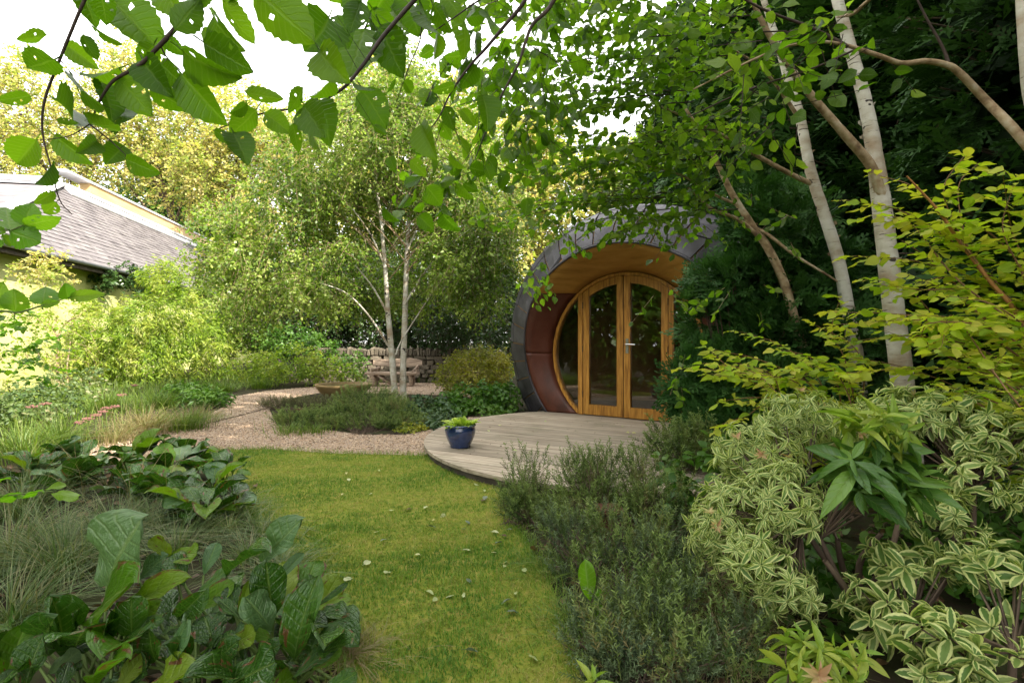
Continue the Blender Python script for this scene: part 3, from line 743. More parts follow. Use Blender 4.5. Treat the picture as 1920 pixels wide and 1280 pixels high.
bc = np.array([-3.45, 10.5, 0.0])
M_BOWL = simple('ochre_stoneware', [(.17, .115, .045), (.25, .17, .07), (.30, .22, .11)], 3, .6, (1, 1, 4), .2)
M_BOWLI = simple('green_pond_water', [(.05, .09, .03), (.10, .16, .06)], 3, .12, (1, 1, 1), .05)
bowl = thing('water_bowl', 'wide shallow ochre stone bowl with green water near bench', 'bowl', bc)
MB().lathe(bc, [(.0, .0), (.30, .0), (.36, .03), (.47, .13), (.545, .235), (.565, .272), (.560, .285), (.540, .282)], 48).build('body', M_BOWL, bowl, smooth=True)
MB().lathe(bc, [(.540, .282), (.525, .262), (.50, .22)], 48).build('rim', M_BOWL, bowl, smooth=True)
MB().lathe(bc, [(0, .225), (.50, .225)], 48).build('water', M_BOWLI, bowl)

# ------------------------------------------------------------------ low garden lights
M_CORT = simple('rusted_steel', [(.055, .022, .014), (.11, .042, .022)], 9, .75, (1, 1, 1), .2)
def light_post(name, c, w_, h, label):
    o = thing(name, label, 'garden light', c); c = np.array(c)
    MB().box(c+[0, 0, h/2-.02], (w_*.36, 0, 0), (0, w_*.36, 0), (0, 0, h/2-.02)).build('post', M_CORT, o, bevel=.003)
    MB().box(c+[0, 0, h-.012], (w_*.5, 0, 0), (0, w_*.5, 0), (0, 0, .012)).build('cap', M_CORT, o, bevel=.003)
    MB().box(c+[0, 0, h-.034], (w_*.3, 0, 0), (0, w_*.3, 0), (0, 0, .0095)).build('lens', simple('smoked_lens', [(.1, .09, .07), (.14, .12, .1)], 4, .2), o)
light_post('garden_light', (G(561, 792)[0], G(561, 792)[1], 0), .085, .20, 'small dark bollard light at the edge of gravel path')
light_post('garden_light', (.575, 3.02, 0), .15, .175, 'rusty box bollard light half hidden in heather by lawn')

# ================================================================== VEGETATION
# ---- leaf materials
L_GOLD = leaf_mats('gold_tree_leaf', [(.17, .25, .035), (.30, .36, .07), (.44, .43, .13), (.50, .38, .13), (.50, .50, .24)], .5, .42, tcol=1.3)
L_BIRCHFAR = leaf_mats('birch_leaf', [(.055, .105, .012), (.11, .19, .020), (.21, .30, .04), (.40, .47, .14)], .38, .42, tcol=1.4)
L_IVY = leaf_mats('ivy_leaf', [(.018, .045, .010), (.036, .08, .018), (.065, .12, .028)], .36, .22)
L_LIME = leaf_mats('lime_bamboo_leaf', [(.11, .20, .012), (.20, .30, .02), (.29, .36, .045), (.33, .33, .07)], .5, .45)
L_MID = leaf_mats('mid_green_leaf', [(.035, .10, .010), (.06, .145, .016), (.11, .20, .03)], .42, .35)
L_YSH = leaf_mats('golden_shrub_leaf', [(.16, .20, .02), (.28, .28, .028), (.38, .33, .045)], .45, .42)
L_OVER = leaf_mats('serrated_tree_leaf', [(.045, .105, .003), (.070, .145, .004), (.11, .195, .008)], .40, .55, veins=9, spec=.35, tcol=1.95, vein_k=.14)
L_HBIRCH = leaf_mats('birch_canopy_leaf', [(.045, .100, .004), (.075, .15, .007), (.12, .20, .012), (.18, .25, .03)], .42, .55, veins=6, tcol=2.0, vein_k=.15)
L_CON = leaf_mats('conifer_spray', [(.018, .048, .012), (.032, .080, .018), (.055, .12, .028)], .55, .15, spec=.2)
L_CONIN = leaf_mats('conifer_inner_shade_spray', [(.010, .024, .008), (.016, .036, .010)], .6, .1, spec=.15)  # darker green paints the shade inside the conifers into the colour
L_JUN = leaf_mats('juniper_spray', [(.022, .065, .014), (.040, .105, .022), (.07, .15, .034)], .55, .2, spec=.2)
L_GOLDSH = leaf_mats('yellow_autumn_leaf', [(.22, .36, .015), (.33, .44, .022), (.45, .50, .04), (.52, .46, .07), (.25, .38, .03)], .5, .48, veins=6, tcol=1.5, vein_k=.2)
L_PIER = leaf_mats('variegated_leaf', [(.085, .165, .03), (.14, .23, .05), (.24, .32, .09)], .40, .38, edge=(.56, .58, .24), edge_w=.55, spec=.3)
L_PINK = leaf_mats('pink_new_leaf', [(.42, .22, .13), (.48, .34, .17), (.46, .42, .18)], .4, .35, spec=.3)
L_RHOD = leaf_mats('long_green_leaf', [(.035, .10, .014), (.06, .15, .02), (.14, .26, .03)], .33, .32, veins=7, spec=.5)
L_LPIER = leaf_mats('bright_lime_leaf', [(.16, .28, .025), (.26, .36, .04), (.36, .38, .06)], .35, .38, veins=6, spec=.45)
L_BERGD = leaf_mats('dark_bergenia_leaf', [(.009, .046, .003), (.017, .070, .005), (.036, .105, .010)], .25, .24, veins=7, spec=.55, brown=.03, vein_k=.25, quilt=2.6, blotch=.25)
L_BERGG = leaf_mats('glaucous_bergenia_leaf', [(.040, .11, .034), (.068, .15, .055), (.125, .21, .08)], .32, .2, veins=7, spec=.55, brown=.0, quilt=2.6, blotch=.25)
L_BERGY = leaf_mats('yellow_green_backlit_bergenia_leaf', [(.055, .15, .004), (.095, .20, .007), (.17, .24, .015)], .36, .42, veins=7, spec=.4, brown=.05, quilt=1.6)  # lighter yellow green stands for light shining through backlit leaves
L_HEATH = leaf_mats('heath_needle', [(.026, .056, .008), (.055, .095, .014), (.10, .135, .026), (.16, .13, .05)], .65, .24, tip=(.19, .26, .07))
L_HEATHB = leaf_mats('brown_heath_needle', [(.05, .042, .022), (.09, .07, .036), (.07, .09, .03)], .65, .2, tip=(.16, .17, .075))
L_SEDGE = leaf_mats('sedge_blade', [(.05, .095, .025), (.085, .14, .04), (.14, .185, .065), (.24, .21, .11)], .5, .3)
L_TAN = leaf_mats('dry_grass_blade', [(.20, .15, .075), (.29, .22, .12), (.17, .19, .06), (.24, .17, .10)], .65, .35)
L_GRASS = leaf_mats('long_grass_blade', [(.06, .12, .016), (.11, .18, .022), (.18, .23, .04)], .5, .35)
L_ROSE = leaf_mats('fresh_green_leaf', [(.07, .19, .006), (.11, .24, .010), (.18, .29, .02)], .42, .5, veins=8, tcol=1.8)
L_PALE = leaf_mats('fallen_pale_leaf', [(.30, .34, .14), (.42, .44, .24), (.46, .42, .18)], .6, .2)
L_GREY = leaf_mats('fallen_grey_leaf', [(.10, .14, .09), (.16, .19, .14), (.07, .12, .04)], .5, .15)
L_BRN = leaf_mats('fallen_brown_leaf', [(.05, .026, .014), (.10, .055, .03), (.16, .09, .045)], .6, .2)

T_RH = [rhomb(.30, .1), rhomb(.38, -.06), rhomb(.24, .14)]
T_NAR = [rhomb(.10, .03), rhomb(.13, .05)]
T_OV = [leaf_tpl(4, 2, .32, .6, .85, .2, .18, pet=.18, seed=k) for k in range(3)]
T_OV2 = [leaf_tpl(6, 2, w_, .6, .95, f_, c_, wav=.10, pet=.22, seed=k, side=s_) for k, (w_, f_, c_, s_) in enumerate([(.33, .16, .10, .05), (.38, .06, .22, -.06), (.30, .28, .05, .0), (.35, -.08, .15, .08)])]
T_LAN = [leaf_tpl(5, 2, w_, .75, 1.0, f_, c_, seed=k, side=s_) for k, (w_, f_, c_, s_) in enumerate([(.145, .35, .35, .03), (.165, .25, .20, -.04), (.13, .45, .50, .0)])]
T_LANW = [leaf_tpl(6, 2, w_, .8, .75, f_, c_, seed=k, side=s_) for k, (w_, f_, c_, s_) in enumerate([(.19, .3, .25, .03), (.21, .2, .15, -.04), (.18, .4, .4, .0)])]
T_BIG = [leaf_tpl(14, 8, w_, .50, .80, f_, c_, wav=.06, ser=.055, pet=.25, seed=k, holes=h_, side=s_) for k, (w_, f_, c_, h_, s_) in enumerate([(.40, .14, .14, 1, .05), (.36, .26, .28, 1, -.07), (.42, .06, .10, 2, .0), (.34, .34, .22, 0, .08), (.38, -.16, .32, 1, -.04)])]
T_BERG = [leaf_tpl(14, 8, w_, .95, .42, f_, c_, wav=w2, seed=k, wrinkle=.013, side=s_) for k, (w_, f_, c_, w2, s_) in enumerate([(.36, .14, .16, .16, .04), (.32, .28, .28, .22, -.06), (.40, .05, .10, .20, .0), (.30, .38, .36, .14, .05), (.34, -.10, .30, .25, -.03)])]

def spray_tpl(n=8, seed=0, droop=.25, w=.045, sl=.42):
    """flat conifer spray: axis with side branchlets"""
    r = np.random.default_rng(seed); V = []; Fq = []
    def blade(a, b, wd):
        a = np.array(a); b = np.array(b); d = b-a; s = np.array([-d[1], d[0], 0]); s = s/(np.linalg.norm(s)+1e-9)*wd; k = len(V)
        mid = a+d*.55; V.extend([a, mid-s, b, mid+s]); Fq.append([k, k+3, k+2, k+1])
    def z(t): return -droop*t*t
    blade((0, 0, 0), (0, 1, z(1)), w*.8)
    for i in range(n):
        t = .08+.86*i/n; sg = 1 if i % 2 else -1; ln = sl*(1-t*.75)*r.uniform(.75, 1.2)
        a = (0, t, z(t)); b = (sg*ln*.62, t+ln*.62, z(t)-.12*ln+r.normal()*.03); blade(a, b, w)
        m = .55; c = (a[0]+(b[0]-a[0])*m, a[1]+(b[1]-a[1])*m, a[2]+(b[2]-a[2])*m)
        blade(c, (c[0]+sg*ln*.06, c[1]+ln*.40, c[2]-.06*ln), w*.8)
    V = np.array(V); return V, np.array(Fq), np.zeros_like(V)
T_SPR = [spray_tpl(9, k, .22+.1*k) for k in range(4)]
T_COARSE = [spray_tpl(3, 30+k, .2, .16, .6) for k in range(3)]
T_JUN = [spray_tpl(8, 10+k, .15, .05, .5) for k in range(4)]
def sprig_tpl(n=22, seed=0, nl=.17, wd=.027, spread=.95):
    """upright heath shoot: stem with needles round it"""
    r = np.random.default_rng(seed); V = []; Fq = []; U = []
    bend = r.normal(size=2)*.12
    def c(t): return np.array([bend[0]*t*t, t, bend[1]*t*t])
    for i in range(n):
        t = .12+.88*i/n; a = i*2.4+r.uniform(0, .6); d = nrm(np.array([math.cos(a)*spread, .75, math.sin(a)*spread])); b = c(t); e = b+d*nl*(1-.35*t)
        s = nrm(np.cross(d, rand_dir(1)[0]))*wd; k = len(V); V.extend([b-s*.6, b+s*.6, e+s*.4, e-s*.4]); U += [t]*4; Fq.append([k, k+1, k+2, k+3])
    k = len(V); s = np.array([.010, 0, 0]); V.extend([c(0)-s, c(0)+s, c(.95)+s*.5, c(.95)-s*.5]); U += [0, 0, .4, .4]; Fq.append([k, k+1, k+2, k+3])
    V = np.array(V); return V, np.array(Fq), np.stack([np.array(U, float), np.zeros(len(V)), np.zeros(len(V))], -1)
T_SPG = [sprig_tpl(22, k) for k in range(5)]

def plant(name, label, cat, base, blobs, tpls, mats, n_tw, per, L, size, n_parts=0, group=None, twig=None, twig_r=.002, tint_h=0, trunk=None, **kw):
    o = thing(name, label, cat, base, group)
    pos, ld, up, A, B = twig_leaves(blobs, n_tw, per, L, **kw)
    put_leaves(o, tpls, mats, pos, ld, up, size, n_parts)
    if twig is not None: put_twigs(o, A, B, twig_r, twig)
    return o

def sprays(o, mains, n_parts, size, mat=None, sm=None, r0=.0055, wild=.38, step=.050, tl=(.06, .15), lstep=.022, mass='foliage'):
    mat = mat or L_GOLDSH; sm = sm or STEMR
    pos = []; ld = []; up = []; TA = []; TB = []
    for m_ in mains:
        q = spline([P(*k) for k in m_], 6); path_stem(o, 'stem', q[::2], r0, .0014, sm, 6, 2)
        s = np.concatenate([[0], np.cumsum(np.linalg.norm(np.diff(q, axis=0), axis=1))]); n = max(3, int(s[-1]/step)); sg = 1
        for t in np.linspace(.12, 1, n):
            c = np.array([np.interp(t*s[-1], s, q[:, k]) for k in range(3)]); i = min(len(q)-2, int(t*(len(q)-1))); T = nrm(q[i+1]-q[i]); side = nrm(np.cross(T, [0, 0, 1.]))*sg
            d = nrm(T*.75+side*.75+rng.normal(size=3)*.18+[0, 0, -.05]); L = rng.uniform(*tl)*(1.1-.5*t); sg = -sg; e_ = c+d*L+[0, 0, -.012]; TA.append(c); TB.append(e_); k = max(2, int(L/lstep)); s2 = nrm(np.cross(d, [0, 0, 1.]))
            for j in range(k):
                u = (j+.7)/k; pos.append(c+(e_-c)*u); ld.append(nrm(d*.7+s2*(1 if j % 2 else -1)*.8*(u < .95)+rng.normal(size=3)*.22+[0, 0, -.16])); up.append(nrm(np.array([0, 0, 1.])+rng.normal(size=3)*wild))
    pos, ld, up = map(np.array, (pos, ld, up)); put_leaves(o, T_OV2, mat, pos, ld, up, size, n_parts, jitter=.4, mass=mass); put_twigs(o, np.array(TA), np.array(TB), .0012, sm)

# ---- tall gold trees beyond the house and garden
def bgtree(label, base, blobs, mats, n_tw, size, tr=.25, per=12, L=.9, group='tall trees beyond the garden', trunk_top=None, upb=.5, shell=.55):
    o = plant('tall_tree', label, 'tree', base, blobs, T_RH, mats, n_tw, per, L, size, 0, group, BARKB, .012, upb=upb, shell=shell)
    top = trunk_top if trunk_top is not None else blob3(blobs[0])[0]
    path_stem(o, 'trunk', [base, .5*(np.array(base)+top)+[.2, 0, 0], top], tr, tr*.3, BARKB)
    for b in blobs[:6]:
        c = blob3(b)[0]; s = np.array(base)+(top-np.array(base))*rng.uniform(.35, .7)
        path_stem(o, 'limb', [s, .5*(s+c)+[0, 0, -.2], c], tr*.35, tr*.08, BARKB, 6)
    return o
bgtree('tallest gold leaved tree rising behind the house ridge', (-21, 27, 0), [(40, 215, 27, 110, 110, 2.2), (130, 250, 27, 90, 90, 2), (-40, 250, 27, 120, 130, 2.2), (30, 140, 27, 60, 55, 1.6), (85, 310, 26, 90, 60, 2)], L_GOLD, 1500, .155, shell=.2, L=1.1, per=15)
bgtree('gold and green tree between the house ridge and birch', (-16, 28, 0), [(240, 190, 28, 100, 90, 2.2), (320, 250, 28, 110, 90, 2.2), (200, 290, 27, 100, 80, 2), (250, 120, 28, 60, 45, 1.6), (350, 340, 27, 90, 70, 2)], L_GOLD, 1600, .155, shell=.2, L=1.1, per=15)
bgtree('yellow leaved tree showing left of the white birch top', (-12.5, 27, 0), [(430, 230, 27, 100, 85, 2.2), (470, 310, 27, 110, 90, 2.2), (410, 320, 26, 80, 80, 2), (520, 270, 26, 80, 70, 2), (500, 420, 24, 80, 80, 1.6), (560, 470, 23, 90, 80, 1.6), (450, 490, 23, 70, 70, 1.5)], L_GOLD, 2100, .16, shell=.2, L=1.0, per=15)
bgtree('dark green tree over the far end of the slate roof', (-22, 36, 0), [(300, 370, 36, 90, 70, 2.4), (380, 400, 36, 90, 80, 2.6), (330, 320, 36, 80, 60, 2.4), (430, 440, 36, 70, 80, 2.4)], L_MID, 2300, .26)
bgtree('pale yellow tree behind the white birch crown', (-5.5, 25, 0), [(640, 290, 25, 120, 110, 2.2), (740, 190, 25, 90, 80, 2), (800, 300, 25, 120, 120, 2.2), (700, 400, 24, 150, 110, 2.2), (860, 220, 25, 70, 80, 2)], L_GOLD, 3600, .18)
bgtree('yellow green tree rising behind the garden pod', (1.0, 21, 0), [(960, 330, 21, 100, 110, 2), (1060, 400, 21, 110, 110, 2), (1160, 330, 21, 90, 60, 2), (920, 470, 20, 90, 100, 1.8), (1020, 260, 21, 60, 60, 1.6)], L_GOLD, 2700, .16)
bgtree('bright tree in the gap between pod and dark conifers', (6.0, 20, 0), [(1240, 300, 20, 80, 60, 1.8), (1310, 230, 20, 70, 60, 1.8), (1290, 330, 20, 90, 60, 1.8), (1190, 380, 20, 70, 60, 1.6), (1400, 180, 20, 50, 80, 1.5)], L_BIRCHFAR, 1500, .15)

# ---- dark evergreen bank behind the stone wall
def bank(label, base, blobs, n, size=.075, mats=L_IVY):
    return plant('evergreen_shrub', label, 'shrub', base, blobs, T_RH, mats, int(n*1.15), 11, .35, size, 0, 'dark evergreen shrubs behind the stone wall', BARKB, .006, upb=.7, shell=.6)
bank('dark ivy covered shrub behind the left part of stone wall', (-5.2, 15.8, 0), [(600, 600, 15.5, 75, 60, .9), (560, 560, 15.8, 60, 60, .9), (650, 560, 15.8, 70, 70, .9)], 1700)
bank('dark ivy covered shrub right above the rustic bench', (-3.2, 15.8, 0), [(720, 600, 15.6, 80, 65, .9), (780, 560, 15.9, 80, 80, .9), (680, 520, 16.2, 70, 70, .9)], 1900)
bank('dark shrub rising behind the wall right of the twin birch', (-2.6, 17.5, 0), [(800, 600, 17.5, 110, 60, .9), (760, 520, 18, 120, 80, 1), (880, 560, 17.5, 90, 90, 1)], 2200, .085)
bank('dark shrub mass behind the left end of the stone wall', (-7.0, 17.5, 0), [(580, 620, 17.5, 90, 60, .9), (620, 540, 18, 110, 70, 1), (500, 600, 18, 80, 70, 1)], 2000, .085)
bank('dark shrub filling the corner between stone wall and pod', (-1.4, 15.0, 0), [(850, 590, 14.6, 80, 75, 1), (920, 560, 13.5, 60, 90, 1), (880, 490, 15, 80, 80, 1), (940, 640, 12.0, 40, 60, .7)], 2200)

hd = thing('evergreen_hedge', 'tall dark hedge closing the garden far behind the stone wall', 'hedge', (-4, 20.5, 0)); n = 9000
q = np.stack([rng.uniform(-10.5, 5.5, n), rng.uniform(19.9, 21.2, n), 4.4*rng.random(n)**.8], -1); put_leaves(hd, T_RH, L_IVY, q, nrm(rng.normal(size=(n, 3))+[0, -.6, .2]), nrm(rng.normal(size=(n, 3))*.7+[0, -.5, .6]), .26, 0)
for x in np.arange(-10, 5.6, 1.4): path_stem(hd, 'trunk', [(x, 20.6, 0), (x+.1, 20.6, 1.6), (x, 20.6, 3.6)], .08, .03, BARKB, 6)
# ---- white stemmed twin birch in the middle bed
tb = thing('white_birch', 'twin stemmed white birch with airy yellow green crown in middle bed', 'tree', G(749, 752))
D = 9.7
for nm, pp_ in (('trunk', [(742, 760, D, .085), (736, 680, D, .080), (728, 590, D, .066), (722, 500, D, .055), (715, 420, D, .045), (704, 330, D, .034), (698, 230, D, .022), (690, 130, D, .012)]),
                ('trunk', [(756, 760, D+.1, .090), (756, 690, D+.1, .082), (759, 600, D+.1, .074), (762, 500, D+.1, .060), (766, 410, D+.1, .048), (768, 310, D+.1, .034), (764, 220, D+.1, .022), (758, 130, D+.1, .012)]),
                ('limb', [(738, 672, D, .034), (720, 635, D-.1, .030), (690, 590, D-.3, .024), (650, 550, D-.6, .016), (600, 530, D-.9, .009)]),
                ('limb', [(742, 665, D, .022), (752, 640, D+.05, .02), (790, 580, D, .016), (830, 520, D-.2, .009)]),
                ('limb', [(728, 590, D, .03), (700, 540, D+.2, .024), (668, 500, D+.4, .018), (630, 460, D+.5, .010)]),
                ('limb', [(760, 570, D, .028), (790, 520, D-.2, .022), (830, 470, D-.4, .016), (880, 430, D-.6, .009)]),
                ('limb', [(722, 500, D, .026), (695, 440, D-.2, .020), (650, 380, D-.4, .014), (600, 340, D-.5, .008)]),
                ('limb', [(764, 470, D, .026), (785, 420, D, .022), (815, 350, D+.1, .016), (850, 290, D+.2, .009)]),
                ('limb', [(716, 430, D, .02), (735, 370, D+.2, .016), (740, 290, D+.3, .012), (735, 200, D+.3, .007)]),
                ('limb', [(704, 330, D, .018), (680, 280, D, .014), (650, 230, D, .010), (620, 190, D, .006)]),
                ('limb', [(766, 400, D, .018), (800, 340, D, .014), (830, 260, D-.1, .010), (850, 200, D-.1, .006)])):
    stem(tb, nm, [(x, y, d, r*.74) for x, y, d, r in pp_], BARKW, sides=10 if nm == 'trunk' else 7)
tbb = [(720, 270, D, 140, 110, 1.5), (620, 310, D-.1, 120, 110, 1.4), (820, 290, D, 130, 120, 1.4), (540, 400, D-.2, 110, 90, 1.3), (650, 410, D+.5, 110, 80, .8), (790, 400, D+.6, 120, 80, .8),
       (890, 400, D-.1, 110, 110, 1.2), (720, 190, D, 90, 75, 1.1), (520, 510, D-.4, 90, 70, 1.0), (590, 550, D-.5, 80, 55, .9), (860, 510, D-.3, 80, 60, .9), (930, 470, D-.3, 60, 70, .8), (770, 130, D, 50, 45, .7), (455, 490, D-.5, 50, 60, .8), (420, 430, D-.2, 50, 60, .8), (400, 500, D-.2, 50, 50, .8), (470, 570, D-.5, 60, 50, .8), (640, 480, D-.7, 60, 30, .3), (820, 470, D-.6, 50, 30, .3), (760, 540, D+1.3, 140, 60, .6), (900, 560, D-.1, 60, 50, .6), (640, 560, D+1.2, 90, 40, .5)]
for k in range(34):
    s = rng.integers(0, 2); t0 = rng.uniform(.25, .85); y0 = 640-t0*460; x0 = (733 if s == 0 else 760)-(12 if s == 0 else -6)*t0; sg = rng.choice([-1, 1]); L = rng.uniform(60, 190)*(1.1-.5*t0)
    stem(tb, 'limb', [(x0, y0, D, .012), (x0+sg*L*.4, y0-L*.45, D+rng.uniform(-.3, .2), .009), (x0+sg*L*.85, y0-L*.75+rng.uniform(-10, 25), D+rng.uniform(-.6, .4), .005)], BARKO, sides=5, per=3)
pos, ld, up, A, B = twig_leaves(tbb, 6900, 11, .42, droop=.6, shell=.2, upb=.35, spread=.9, ldroop=.4)
put_leaves(tb, T_RH, L_BIRCHFAR, pos, ld, up, .066, 0); put_twigs(tb, A, B, .0035, BARKO)

# ---- conifer hedge on the right
def conifer(label, x, y, h, r, n, size, vis=True, dirs=None):
    o = thing('conifer', label, 'tree', (x, y, 0), 'tall dark conifers along the right side')
    path_stem(o, 'trunk', [(x, y, 0), (x+.05, y, h*.5), (x, y, h*.97)], .16, .02, BARKB)
    a = rng.uniform(0, 6.283, n); 
    if vis: a = np.where(rng.random(n) < .75, rng.uniform(math.pi*.75, math.pi*1.75, n), a)
    z = (h*.98)*(1-np.sqrt(1-rng.random(n)*.97)) if not vis else h*rng.random(n)**1.15
    z = np.clip(z, .05, h); lob = 1+.22*np.sin(a*5+z*1.3)+.16*np.sin(z*4+a*3)
    rr = r*(np.clip(1-(z/h)**2.2, .05, 1))*lob*rng.uniform(.45, 1.05, n)**.5
    pos = np.stack([x+rr*np.cos(a), y+rr*np.sin(a), z], -1)
    ld = nrm(np.stack([np.cos(a), np.sin(a), 0*a], -1)*.9+rng.normal(size=(n, 3))*.38+np.array([0, 0, .05])); up = nrm(np.array([0, 0, 1.])+rng.normal(size=(n, 3))*.45)
    put_leaves(o, T_SPR, L_CON, pos, ld, up, size, 0, jitter=.4)
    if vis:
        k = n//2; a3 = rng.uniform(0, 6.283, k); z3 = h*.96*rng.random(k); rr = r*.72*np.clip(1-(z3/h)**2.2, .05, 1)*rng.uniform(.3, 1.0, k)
        q = np.stack([x+rr*np.cos(a3), y+rr*np.sin(a3), z3], -1); put_leaves(o, T_COARSE, L_CONIN, q, nrm(rand_dir(k)*[1, 1, .5]), rand_dir(k), .62, 0, mass='inner_foliage')  # coarse inner sprays block light; their dark colour carries painted shade
    m = rng.permutation(n)[:240]; c = np.stack([x+0*z[m], y+0*z[m], z[m]*.92], -1); put_twigs(o, c, pos[m], .018, BARKB, 'branches')
    return o
conifer('dark conifer just right of the pod behind slender birch stem', 4.9, 9.6, 9.5, 1.7, 4600, .44)
conifer('dark conifer directly behind the thick white birch trunk', 5.2, 7.2, 9.5, 1.6, 5600, .38)
conifer('dark conifer by the frame edge behind autumn yellow shrub', 5.6, 5.0, 9.5, 1.6, 5600, .34)
conifer('dark conifer far back to the right of pod roof', 4.2, 12.2, 9.0, 1.5, 2200, .45)
conifer('dark conifer of the back row filling the gap between two others', 6.9, 8.8, 9.5, 1.7, 2600, .5)
conifer('dark conifer of the back row behind the autumn shrub', 7.3, 6.6, 9.5, 1.6, 2600, .5)
for x, y, lab in ((6.0, 2.6, 'tall shading conifer of the row nearest to the frame edge'), (6.4, .3, 'tall shading conifer level with the camera'), (6.6, -2.2, 'tall shading conifer a little behind the camera'), (6.6, -4.8, 'tall shading conifer behind the camera, last but one of row'), (8.0, 1.5, 'added shading conifer of an outer row, out of view by the lawn'), (8.2, -.9, 'added shading conifer of an outer row, level with the camera'), (8.3, -3.4, 'added shading conifer of an outer row, behind the camera')):
    conifer(lab, x, y, 12.5, 1.9, 3000, .80, False)  # out of view; outer row added to close sun gaps on the lawn

# ---- low juniper beside the pod doors
jb = [(1322, 605, 5.2, 34, 55, .2), (1365, 535, 5.0, 60, 42, .3), (1420, 520, 5.1, 60, 50, .35), (1330, 520, 5.2, 30, 22, .2), (1300, 725, 4.9, 42, 62, .22), (1360, 720, 4.8, 60, 80, .3), (1360, 800, 4.5, 62, 42, .25), (1420, 640, 4.9, 60, 80, .4), (1460, 600, 5.0, 80, 90, .5), (1450, 760, 4.5, 80, 80, .4), (1530, 540, 5.2, 80, 90, .5), (1560, 680, 4.8, 90, 110, .5), (1430, 450, 5.15, 55, 70, .35), (1400, 390, 5.2, 32, 50, .25), (1480, 430, 5.2, 60, 80, .35)]
def juniper(label, base, blobs, n, size):
    o = thing('juniper', label, 'shrub', base, 'junipers beside the pod'); pos, u = in_blobs(blobs, n, .55)
    ld = nrm(u*.7+rng.normal(size=(n, 3))*.45+np.array([-.25, -.25, .1])); up = nrm(np.array([0, -.5, .8])+rng.normal(size=(n, 3))*.5)
    put_leaves(o, T_JUN, L_JUN, pos, ld, up, size, 0, jitter=.4)
    c = np.tile(np.array(base)+[0, 0, .1], (90, 1)); q = pos[rng.permutation(n)[:90]]; put_twigs(o, c, q, .012, BARKB, 'branches')
    path_stem(o, 'trunk', [base, np.array(base)+[.05, 0, .5], np.array(base)+[.15, .1, 1.3]], .05, .02, BARKB)
juniper('blue green juniper with drooping sprays covering the right door post', (2.12, 4.75, 0), jb[:8], 2900, .20)
juniper('dark juniper standing behind the slender peeling birch stem', (2.5, 4.9, 0), jb[8:], 3000, .22)

# ---- himalayan birches on the right: three stems, canopy across the top
def slim(p, k): return [(x, y, d, r*k) for x, y, d, r in p]
def peels(o, pxs, n, mat):
    q = spline(np.array([P(x, y, d) for x, y, d, _ in pxs]), 8); rr = np.interp(np.linspace(0, 1, len(q)), np.linspace(0, 1, len(pxs)), [x[3] for x in pxs])
    for _ in range(n):
        i = rng.integers(8, len(q)-8); T = nrm(q[i+1]-q[i]); X = nrm(np.cross(T, [.3, .9, .27])); Y = np.cross(T, X); a0 = rng.uniform(3.3, 6.1); sp = rng.uniform(.5, 1.3)*rng.choice([-1, 1]); h = rng.uniform(.008, .028); V = []
        for j in range(6):
            t = j/5; a = a0+sp*t; k = rr[i]*(1.02+.42*t**2.2)
            c = q[i]+(math.cos(a)*X+math.sin(a)*Y)*k; hh = h*(1-.5*t*rng.uniform(.6, 1.2)); V += [c-T*hh+T*.01*t, c+T*hh]
        obj('bark_peel', mesh_py('bark_peel', V, [(2*j, 2*j+1, 2*j+3, 2*j+2) for j in range(5)], mat, True), o)
hb = thing('white_birch', 'tall white trunked birch with forked orange limb on the right', 'tree', P(1712, 935, 3.8))
D = 3.8
stem(hb, 'trunk', slim([(1714, 960, D, .088), (1706, 850, D, .085), (1690, 700, D, .080), (1668, 520, D, .074), (1655, 400, D, .070), (1640, 290, D, .058), (1624, 200, D, .050), (1600, 110, D, .045), (1570, 0, D, .041), (1545, -110, D, .034)], .92), BARKW, sides=14)
stem(hb, 'limb', slim([(1655, 372, D-.02, .046), (1632, 310, D-.06, .042), (1582, 250, D-.1, .036), (1530, 190, D-.12, .032), (1484, 130, D-.15, .028), (1440, 62, D-.2, .024), (1400, -20, D-.25, .018)], .82), BARKO, sides=10)
stem(hb, 'limb', slim([(1572, 30, D-.05, .02), (1600, 25, D-.3, .018), (1630, 0, D-.5, .014), (1665, -30, D-.6, .010)], .82), BARKO, sides=8)
hb2 = thing('white_birch', 'middle birch stem with side limb leaning left, behind yellow leaves', 'tree', P(1618, 870, 4.5))
D = 4.5
stem(hb2, 'trunk', slim([(1622, 880, D, .072), (1608, 690, D, .066), (1596, 620, D, .060), (1575, 500, D, .056), (1545, 400, D, .052), (1520, 320, D, .048), (1500, 220, D, .044), (1478, 150, D, .038), (1455, 70, D, .032), (1425, -20, D, .026)], .92), BARKW, sides=12)
stem(hb2, 'limb', slim([(1522, 345, D, .026), (1480, 325, D-.05, .024), (1420, 292, D-.15, .021), (1370, 262, D-.25, .018), (1310, 232, D-.35, .013), (1240, 200, D-.5, .008)], .82), BARKO, sides=8)
stem(hb2, 'limb', slim([(1500, 225, D, .022), (1470, 180, D-.1, .018), (1430, 130, D-.3, .014), (1370, 90, D-.5, .010)], .82), BARKO, sides=8)
hb3 = thing('white_birch', 'slender peeling tan birch stem nearest the pod roof', 'tree', P(1530, 860, 4.6))
D = 4.6
stem(hb3, 'trunk', slim([(1532, 870, D, .056), (1513, 690, D, .050), (1495, 620, D, .046), (1470, 530, D, .042), (1440, 465, D, .038), (1412, 425, D, .034), (1372, 362, D, .029), (1342, 300, D, .024), (1305, 235, D, .017), (1270, 180, D, .010)], .92), BARKO, sides=10)
stem(hb3, 'limb', slim([(1432, 452, D, .022), (1385, 412, D-.1, .019), (1335, 392, D-.2, .015), (1290, 352, D-.3, .010)], .82), BARKO, sides=8)
